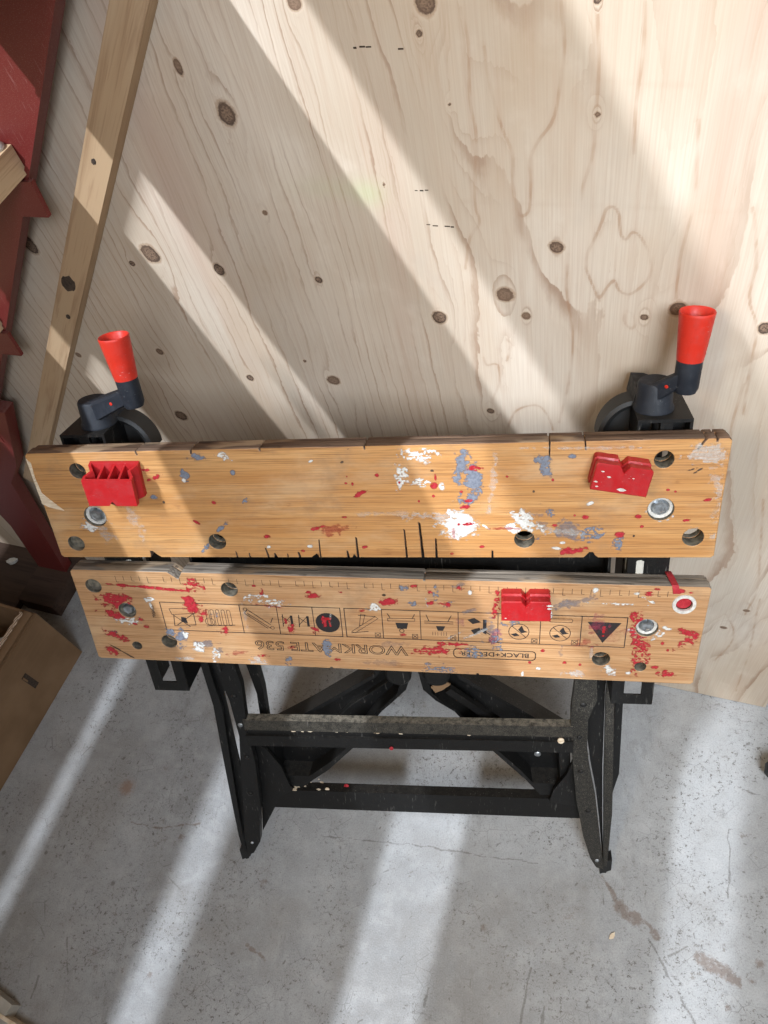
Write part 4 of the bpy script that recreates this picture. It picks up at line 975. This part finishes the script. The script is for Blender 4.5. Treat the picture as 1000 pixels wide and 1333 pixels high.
# ---- guide rails behind the boards, with slotted webs
for sgn in (-1, 1):
    cx = .3115 * sgn
    me = plate_mesh("guide_rail", [(cx - .0255, -.400), (cx + .0255, -.400), (cx + .0255, -.004), (cx - .0255, -.004)], [[(cx - .0105, -.384), (cx + .0105, -.384), (cx + .0105, -.03), (cx - .0105, -.03)]], .0015, .0004)
    for v in me.vertices: v.co.y += .050
    o = part(link("guide_rail", me, 'steel'))
    for x0 in (cx - .0255, cx + .0225):
        box_obj("rail_flange", (x0, x0 + .003, .0515, .098, -.399, -.004), 'steel', o, .0006)
    # top bracket round the screw, open slots at its front
    bm = bmesh.new()
    add_box(bm, cx - .0265, cx + .0265, .0275, .110, .0045, .0080)
    add_box(bm, cx - .0265, cx - .0235, .0275, .110, -.030, .0043)
    add_box(bm, cx + .0235, cx + .0265, .0275, .110, -.030, .0043)
    add_box(bm, cx - .0233, cx + .0233, .0275, .0305, -.016, -.0065)
    add_box(bm, cx - .0045, cx + .0075, .0275, .0305, -.0063, .0043)
    add_box(bm, cx - .0233, cx + .0233, .095, .110, -.030, .0043)
    bevel(bm, .0006)
    o2 = part(link("screw_bracket", bm_mesh(bm, "screw_bracket", True), 'steel'))
    box_obj("bracket_filler", (cx - .023, cx + .023, .034, .090, -.030, -.012), 'steel', o2, .0006)
    # black clamp housing rising beside the screw
    xi = .2845 * sgn
    prism_obj("clamp_housing", [(xi, .0085), (xi + sgn * .034, .0085), (xi + sgn * .030, .020), (xi + sgn * .016, .026), (xi + sgn * .003, .027)], .062, .108, 'navy', o2, bev=.0025)
    # curved hinge quadrant beside it
    bm = bmesh.new()
    ox = .291 * sgn
    rings = []
    for i in range(15):
        t = math.radians(90 * i / 14)
        q = []
        for rr_, y in ((.040, .066), (.040, .092), (.038, .093), (.031, .092), (.031, .068), (.036, .064)):
            q.append((ox - sgn * rr_ * math.sin(t), y, -.031 + (rr_ + .004) * math.cos(t)))
        rings.append(q)
    add_loft(bm, rings)
    add_loft(bm, [[(ox, yy, -.030)] + [(ox - sgn * .033 * math.sin(math.radians(7.5 * i)), yy, -.031 + .037 * math.cos(math.radians(7.5 * i))) for i in range(13)] for yy in (.076, .082)])
    part(link("hinge_quadrant", bm_mesh(bm, "hinge_quadrant", True, 35), 'rubber'))
    # screw and white nylon nut seen between the boards
    bm = bmesh.new(); add_lathe(bm, [(.006, -.33), (.006, .0)], (.308 * sgn, .040, 0), (0, 0, 1), 14)
    sc_ = part(link("clamp_screw", bm_mesh(bm, "clamp_screw", True), 'steel'))
    bm = bmesh.new(); add_lathe(bm, [(.0125, -.186), (.0135, -.176), (.0135, -.160), (.0100, -.152), (.0085, -.150)], (.300 * sgn, .037, 0), (0, 0, 1), 22)
    link("nylon_nut", bm_mesh(bm, "nylon_nut", True, 35), 'nylon', sc_)
# dark tray that carries the jaws
bm = bmesh.new()
add_box(bm, -.225, .270, .064, .067, -.345, -.060); add_box(bm, -.225, .270, .040, .0635, -.158, -.150)
for x in (-.225, .267): add_box(bm, x, x + .003, .030, .0635, -.345, -.060)
bevel(bm, .0008)
part(link("jaw_tray", bm_mesh(bm, "jaw_tray", True), 'steel'))
for x in (-.309, .309):
    bm = bmesh.new(); add_box(bm, x - .022, x + .022, .0242, .0480, -.260, -.060); bevel(bm, .001)
    part(link("jaw_carrier", bm_mesh(bm, "jaw_carrier", True), 'steel'))

# ---- cranks
def crank(bx, by, cxv, cyv, label, tiltx):
    bm = bmesh.new()
    add_lathe(bm, [(.0200, .0082), (.0200, .011), (.0182, .014), (.0172, .036), (.0158, .0385), (.0, .0390)], (bx, by, 0), (0, 0, 1), 36, True, False)
    n = 14
    a = Vector((bx, by, 0)); b = Vector((cxv, cyv, 0)); d = (b - a).normalized(); w = Vector((-d.y, d.x, 0))
    L = (b - a).length
    rings = []
    for i in range(n):
        t = i / (n - 1); c = a + d * L * t
        hw = .0150 * (1 - t) + .0112 * t
        z0, z1 = .012 + .028 * t, .037 + .020 * t
        rings.append([tuple(c + w * hw * u + Vector((0, 0, z0 + (z1 - z0) * v))) for u, v in ((-1, .1), (-.8, 0), (.8, 0), (1, .1), (1, .85), (.75, 1), (-.75, 1), (-1, .85))])
    add_loft(bm, rings)
    ax = Vector((tiltx, -.02, 1)).normalized()
    add_lathe(bm, [(.0100, .034), (.0120, .039), (.0122, .070)], b, ax, 30)
    o = part(link("crank", bm_mesh(bm, "crank", True, 38), 'navy'))
    o["label"] = label
    bm = bmesh.new()
    add_lathe(bm, [(.0116, .0665), (.0124, .0668), (.0129, .071), (.0162, .111), (.0164, .1130), (.0158, .1140), (.0145, .1130), (.0137, .098), (.0110, .073)], b, ax, 40, False, True)
    g = link("grip", bm_mesh(bm, "grip", True, 50), 'grip', o)
    bm = bmesh.new(); add_lathe(bm, [(.0019, 0), (.0019, .0005), (.0012, .0008)], (a + d * L * .62) + Vector((0, 0, .040)) - w * (.0124) * (1 if w.y > 0 else -1), -w * (1 if w.y > 0 else -1), 12)
    link("paint_dot", bm_mesh(bm, "paint_dot", True), 'grip', o)
crank(-.303, .056, -.247, .044, "left crank with orange red cup grip beside the wooden brace", -.02)
crank(.304, .056, .327, .036, "right crank with orange red cup grip", .03)

# ---- leg frame (leans back a little behind the boards)
def leg_y(z): return .09 + (-.40 - z) * .088
LEGS = {-1: dict(web=[(-266, -330), (-255, -464), (-258, -548), (-270, -612), (-289, -720), (-312, -839), (-316, -893), (-304, -884), (-284, -845), (-259, -717), (-246, -617), (-243, -555), (-236, -488), (-229, -432), (-232, -330)],
                 strip=[(-283, -330), (-287, -484), (-300, -600), (-313, -722), (-325, -841), (-328, -918), (-321, -914), (-317, -831), (-303, -721), (-288, -599), (-275, -497), (-272, -330)],
                 back=[(-232, -330), (-224, -480), (-236, -600), (-224, -600), (-212, -470), (-212, -330)]),
        1: dict(web=[(268, -330), (276, -440), (266, -481), (268, -543), (275, -595), (288, -670), (299, -760), (313, -868), (300, -862), (289, -835), (274, -770), (259, -673), (245, -538), (242, -465), (248, -330)],
                strip=[(287, -330), (288, -440), (296, -600), (304, -728), (314, -890), (319, -891), (316, -712), (310, -612), (299, -439), (297, -330)],
                back=[(301, -330), (305, -440), (313, -640), (310, -697), (318, -690), (324, -640), (315, -440), (312, -330)])}
for sgn in (-1, 1):
    D = LEGS[sgn]
    def slab(pts, y0, y1, mat, parent, nm):
        bm = bmesh.new()
        P = [(x * mm, z * mm) for x, z in pts]
        add_loft(bm, [[(x, leg_y(z) + d, z) for x, z in P] for d in (y0, y1)])
        bevel(bm, .0010, 2, 25)
        return link(nm, bm_mesh(bm, nm, True), mat, parent)
    o = part(slab(D['web'], 0, .012, 'steel_dusty' if sgn > 0 else 'steel', None, "leg"))
    o["label"] = "left leg of the folded frame" if sgn < 0 else "right leg of the folded frame, dusty"
    s_ = slab(D['strip'], .006, .014, 'steel_dusty' if sgn > 0 else 'steel', o, "leg_rim")
    s2 = slab(D['back'], .030, .045, 'steel', o, "leg_flange")
    # dark inner face of the channel between web and rim
    inner = [(x, z) for x, z in D['strip'][:6]]
    lens = {-1: [(-275, -330), (-277, -497), (-289, -600), (-304, -721), (-318, -831), (-322, -905), (-312, -839), (-290, -720), (-284, -675), (-279, -600), (-269, -466), (-255, -440), (-258, -330)],
            1: [(268, -330), (276, -440), (268, -481), (270, -543), (277, -595), (290, -670), (301, -760), (314, -875), (303, -728), (295, -600), (288, -440), (287, -330)]}[sgn]
    slab(lens, .016, .020, 'steel', o, "leg_channel")
    # rivets
    for x, z in ((252 * sgn, -.445 / mm), (258 * sgn, -560)):
        pass
    f = D['strip'][5] if sgn < 0 else D['strip'][4]
    bm = bmesh.new(); y = leg_y(f[1] * mm)
    add_loft(bm, [[(f[0] * mm - .006, y + .004, f[1] * mm + zz), (f[0] * mm + .012, y + .004, f[1] * mm + zz + (.012 if zz else .004)), (f[0] * mm + .012, y + .022, f[1] * mm + zz + (.012 if zz else .004)), (f[0] * mm - .006, y + .022, f[1] * mm + zz)] for zz in (0.001, .030)])
    bevel(bm, .002)
    link("rubber_foot", bm_mesh(bm, "rubber_foot", True), 'rubber', o)

def bar(nm, xl, xr, zl, zr, y0, y1, h, mat, label=None):
    """crossbar whose top front edge runs from (xl,zl) to (xr,zr)"""
    bm = bmesh.new()
    add_loft(bm, [[(x, y, z + dz) for y, dz in ((y0, 0), (y1, 0), (y1, -h), (y0, -h))] for x, z in ((xl, zl), (xr, zr))])
    bevel(bm, .0016, 3)
    o = part(link(nm, bm_mesh(bm, nm, True), mat))
    if label: o["label"] = label
    return o
ub = bar("crossbar", -.243, .246, -.506, -.496, .097, .111, .021, 'steel_dusty', "upper crossbar with sawdust along its top")
bm = bmesh.new()
add_loft(bm, [[(x, y, z + dz) for y, dz in ((.1005, 0), (.1095, 0), (.1095, -.012), (.1005, -.012))] for x, z in ((-.240, -.5275), (.244, -.5175))]); 
link("crossbar_slot", bm_mesh(bm, "crossbar_slot", True), 'steel', ub)
bm = bmesh.new()
add_loft(bm, [[(x, y, z + dz) for y, dz in ((.0975, 0), (.1105, 0), (.1105, -.022), (.0975, -.022))] for x, z in ((-.245, -.540), (.248, -.5275))]); bevel(bm, .0014, 2)
link("crossbar_rail", bm_mesh(bm, "crossbar_rail", True), 'steel', ub)
lb = bar("crossbar", -.290, .288, -.728, -.714, .148, .166, .046, 'steel', "lower black crossbar near the feet")
# crumbs and flakes caught on the bars
rr_ = random.Random(4)
bm = bmesh.new()
for i in range(90):
    x = rr_.uniform(-.17, .12) if i < 60 else rr_.uniform(-.23, .24)
    z = -.5285 + (x + .24) * .0207 + rr_.uniform(-.001, .004); y = rr_.uniform(.0985, .103); a = rr_.uniform(.0008, .0028)
    t = rr_.uniform(0, 3)
    add_loft(bm, [[(x + a * math.cos(t + k_ * 1.57) * (1.8 if k_ % 2 else 1), y - h_, z + .6 * a * math.sin(t + k_ * 1.57)) for k_ in range(4)] for h_ in (0, .0008)])
o = link("shavings", bm_mesh(bm, "shavings"), 'rawwood', ub); o["kind"] = "stuff"
bm = bmesh.new()
for i in range(70):
    x = -.255 + abs(rr_.gauss(0, .04)); y = rr_.uniform(.147, .172); z = -.7275 + (x + .29) * .0242; a = rr_.uniform(.001, .003)
    t = rr_.uniform(0, 3)
    add_loft(bm, [[(x + a * math.cos(t + k_ * 1.57) * (1.7 if k_ % 2 else 1), y + .7 * a * math.sin(t + k_ * 1.57), z + h_) for k_ in range(4)] for h_ in (0, .001)])
o = link("shavings", bm_mesh(bm, "shavings"), 'rawwood', lb); o["kind"] = "stuff"
for parent, x, y, z, a, mt in ((ub, -.018, .0955, -.553, .0032, 'R'), (lb, -.118, .160, -.7235, .0045, 'R'), (lb, -.150, .152, -.7245, .004, 'rawwood'), (ub, .230, .0958, -.5235, .005, 'rawwood')):
    bm = bmesh.new(); add_lathe(bm, [(a, 0), (a * .9, .001), (a * .3, .0014)], (x, y, z), (0, -1, .3), 9)
    link("paint_fleck", bm_mesh(bm, "paint_fleck", True), mt, parent)

def wing(pts, nm, ridge):
    P = [(x * mm, z * mm) for x, z in pts]
    bm = bmesh.new()
    c = Vector((sum(p[0] for p in P) / len(P), 0, sum(p[1] for p in P) / len(P)))
    def ring(k, dy): return [(c.x + (x - c.x) * k, leg_y(z) + .03 + dy, c.z + (z - c.z) * k) for x, z in P]
    add_loft(bm, [ring(1, .034), ring(1, .0), ring(.86, .0), ring(.83, .027)])
    bevel(bm, .0014, 2, 28)
    o = part(link("folding_strut", bm_mesh(bm, "folding_strut", True), 'steel'))
    o["label"] = nm
    bm = bmesh.new()
    add_loft(bm, [[(x * mm + u * .004, leg_y(z * mm) + .030 + v, z * mm + u * .004) for u, v in ((-1, .004), (1, .004), (1, -.006), (-1, -.006))] for x, z in ridge])
    bevel(bm, .001)
    link("strut_rib", bm_mesh(bm, "strut_rib", True), 'steel', o)
    return o
wl = wing([(-30, -330), (30, -330), (20, -419), (8, -461), (-12, -486), (-34, -512), (-88, -602), (-138, -664), (-190, -715), (-250, -715), (-242, -600), (-215, -565), (-144, -514), (-25, -420)], "left folding strut slanting down behind the crossbar", [(-18, -440), (-80, -495), (-150, -585)])
wr = wing([(28, -330), (90, -330), (81, -422), (131, -462), (190, -511), (246, -560), (256, -705), (205, -705), (184, -669), (128, -592), (77, -507), (50, -483), (33, -460), (28, -419)], "right folding strut with a bare rusty patch behind the crossbar", [(70, -455), (120, -505), (190, -575)])
for parent, x, z in ((wl, 0, -.425), (wr, .055, -.425)):
    bm = bmesh.new(); add_lathe(bm, [(.019, .004), (.019, -.005), (.016, -.008), (.006, -.0085)], (x, leg_y(z) + .03, z), (0, 1, 0), 26)
    link("strut_boss", bm_mesh(bm, "strut_boss", True, 35), 'steel', parent)
bm = bmesh.new(); y = leg_y(-.45) + .0295
add_loft(bm, [[(x, y - d, z) for x, z in ((.045, -.452), (.055, -.443), (.066, -.440), (.074, -.446), (.062, -.457), (.051, -.463))] for d in (-.001, .0015)])
link("bare_patch", bm_mesh(bm, "bare_patch", True), 'card', wr)
# triangular corner gussets low on the frame
for sgn, pts in ((-1, [(-250, -590), (-232, -605), (-215, -650), (-208, -718), (-232, -736), (-285, -845), (-262, -717)]), (1, [(252, -605), (244, -640), (226, -680), (220, -712), (262, -722), (286, -800), (270, -700)])):
    bm = bmesh.new()
    add_loft(bm, [[(x * mm, leg_y(z * mm) + .022 + d, z * mm) for x, z in pts] for d in (0, .005)])
    bevel(bm, .0008)
    part(link("corner_gusset", bm_mesh(bm, "corner_gusset", True), 'steel'))

# ---- red bench pegs on the boards (they lift out)
def peg_loft(w, h, dpt):
    """solid side showing: notch in the top edge and a groove round it"""
    def outline(ins):
        x = w / 2 - ins; n = .0048; r = .002
        return [(-x, -h / 2 + ins), (x, -h / 2 + ins), (x, h / 2 - ins - r), (x - r, h / 2 - ins), (n, h / 2 - ins), (0, h / 2 - ins - .0070), (-n, h / 2 - ins), (-x + r, h / 2 - ins), (-x, h / 2 - ins - r)]
    bm = bmesh.new()
    lv = [(.0, 0), (-.0095, 0), (-.0110, .0030), (-.0125, .0030), (-.0145, .0006), (-dpt + .001, 0), (-dpt, .001)]
    add_loft(bm, [[(a, y, b) for a, b in outline(i)] for y, i in lv])
    bevel(bm, .0004, 1, 40)
    return bm_mesh(bm, "bench_peg", True, 30)
def peg_hollow(w, h, dpt):
    """hollow side up: zigzag ends, ribs inside, notch in the lower edge"""
    x = w / 2; v = .0055
    out = [(-x, 0), (-.0045, 0), (0, 0), (.0045, 0), (x, 0), (x, -.006), (x - v, -dpt / 2), (x, -dpt + .006), (x, -dpt), (.0045, -dpt), (0, -dpt), (-.0045, -dpt), (-x, -dpt), (-x, -dpt + .006), (-x + v, -dpt / 2), (-x, -.006)]
    cx, cy = 0, -dpt / 2
    wallt = .0036
    inn = []
    for px, py in out:
        inn.append((px - math.copysign(wallt, px) if abs(px) > .02 else px, max(min(py, -wallt * .8), -dpt + wallt * .8)))
    bm = bmesh.new()
    def bz(px): return -h / 2 + (.0055 if abs(px) < .001 else 0)
    def ring(P, z): return [(px, py, z + .36 * py) for px, py in P]
    add_loft(bm, [[(px * .97, py, bz(px)) for px, py in out], ring(out, h / 2 - .001), ring([(a * .985 + b * .015, c * .985 + d * .015) for (a, c), (b, d) in zip(out, inn)], h / 2), ring([(a * .1 + b * .9, c * .1 + d * .9) for (a, c), (b, d) in zip(out, inn)], h / 2), ring(inn, h / 2 - .001), [(px, py, -h / 2 + .012) for px, py in inn]])
    for rx in (-.0135, -.0015, .0105):
        y0_, y1_ = -dpt + wallt * .75, -wallt * .75
        add_loft(bm, [[(xx, y0_, -h / 2 + .009), (xx, y1_, -h / 2 + .009), (xx, y1_, h / 2 - .0028 + .36 * y1_), (xx, y0_, h / 2 - .0028 + .36 * y0_)] for xx in (rx, rx + .0024)])
    return bm_mesh(bm, "bench_peg", True, 30)
def place_peg(me, x, z, rot, label, stem=True):
    o = link("bench_peg", me, 'peg')
    o.matrix_world = bench_to_world() @ Matrix.Translation((x, -.0006, z)) @ Matrix.Rotation(-rot, 4, 'Y')
    tag(o, label, "peg", "red plastic bench pegs")
    bm = bmesh.new(); add_lathe(bm, [(.0085, -.001), (.0085, .0)], (0, 0, 0), (0, 1, 0), 18)
    return o
pg1 = place_peg(peg_hollow(.0570, .041, .027), -.2650, -.0315, math.radians(-1), "red plastic peg with its ribbed hollow side up, left end of the upper board")
pg2 = place_peg(peg_loft(.0545, .0300, .024), .2655, -.0310, math.radians(-10.5), "tilted red plastic peg with a notch, right end of the upper board")
pg3 = place_peg(peg_loft(.0535, .0270, .024), .1755, -.1935, math.radians(-.3), "notched red plastic peg on the lower printed board")
# paint specks on pegs
def specks(parent, lst):
    for x, z, a in lst:
        bm = bmesh.new()
        add_loft(bm, [[(x + a * (1.7 if k_ % 3 == 0 else 1) * math.cos(k_ * 1.05), -.0242 - d, z + .7 * a * math.sin(k_ * 1.05)) for k_ in range(6)] for d in (0, .0005)])
        link("paint_fleck", bm_mesh(bm, "paint_fleck"), 'Wt', parent)
specks(pg2, [(-.020, .007, .0010), (-.013, .002, .0013), (.002, -.010, .0028), (-.024, -.005, .0012), (-.022, -.010, .0010), (.010, .004, .0007)])
specks(pg3, [(.0252, .009, .0022), (.0250, .005, .0016), (-.022, -.009, .0007)])
# a red paint run over the lower board's top right corner
bm = bmesh.new()
add_loft(bm, [[(.327 + u * .0035 + k_ * .0012, y, z) for u, y, z in ((-1, yy, zz), (1, yy, zz), (1, yy - .0006, zz + .0008), (-1, yy - .0006, zz + .0008))] for k_, (yy, zz) in enumerate(((.026, .0012), (.018, .0010), (.008, .0010), (.0005, .0006), (-.0006, -.004), (-.0006, -.010)))])
link("paint_run", bm_mesh(bm, "paint_run", True, 60), 'R', lo_b)

# pale splintered wood along the upper board's left end
bm = bmesh.new()
pts = [(-.3683, -.006), (-.3640, -.012), (-.3655, -.030), (-.3640, -.050), (-.3560, -.060), (-.3440, -.0735), (-.3530, -.0715), (-.3610, -.0690), (-.3683, -.064)]
add_loft(bm, [[(x, -y, z) for x, z in pts] for y in (.0001, .0005)])
link("splintered_edge", bm_mesh(bm, "splintered_edge"), 'rawwood', up_b)

# ---- rivets and pivot bolts on the frame
def rivet(x, z, dy, r, mat='steel'):
    bm = bmesh.new(); y = leg_y(z) + dy
    add_lathe(bm, [(r, .001), (r, -.0008), (r * .75, -.0018), (r * .2, -.0022)], (x, y, z), (0, 1, 0), 14)
    part(link("rivet", bm_mesh(bm, "rivet", True, 50), mat))
for x, z, dy, r, m_ in ((-.246, -.455, 0, .0045, 'steel'), (-.250, -.520, 0, .004, 'zinc'), (-.257, -.600, 0, .004, 'steel'), (-.272, -.700, 0, .0045, 'steel'), (-.300, -.850, 0, .003, 'zinc'), (.258, -.450, 0, .0045, 'steel'), (.256, -.520, 0, .004, 'steel'), (.262, -.600, 0, .004, 'steel'), (.278, -.700, 0, .0045, 'steel'), (.300, -.840, 0, .0035, 'zinc'), (-.150, -.600, .030, .005, 'steel'), (.200, -.600, .030, .005, 'zinc')):
    rivet(x, z, dy, r, m_)
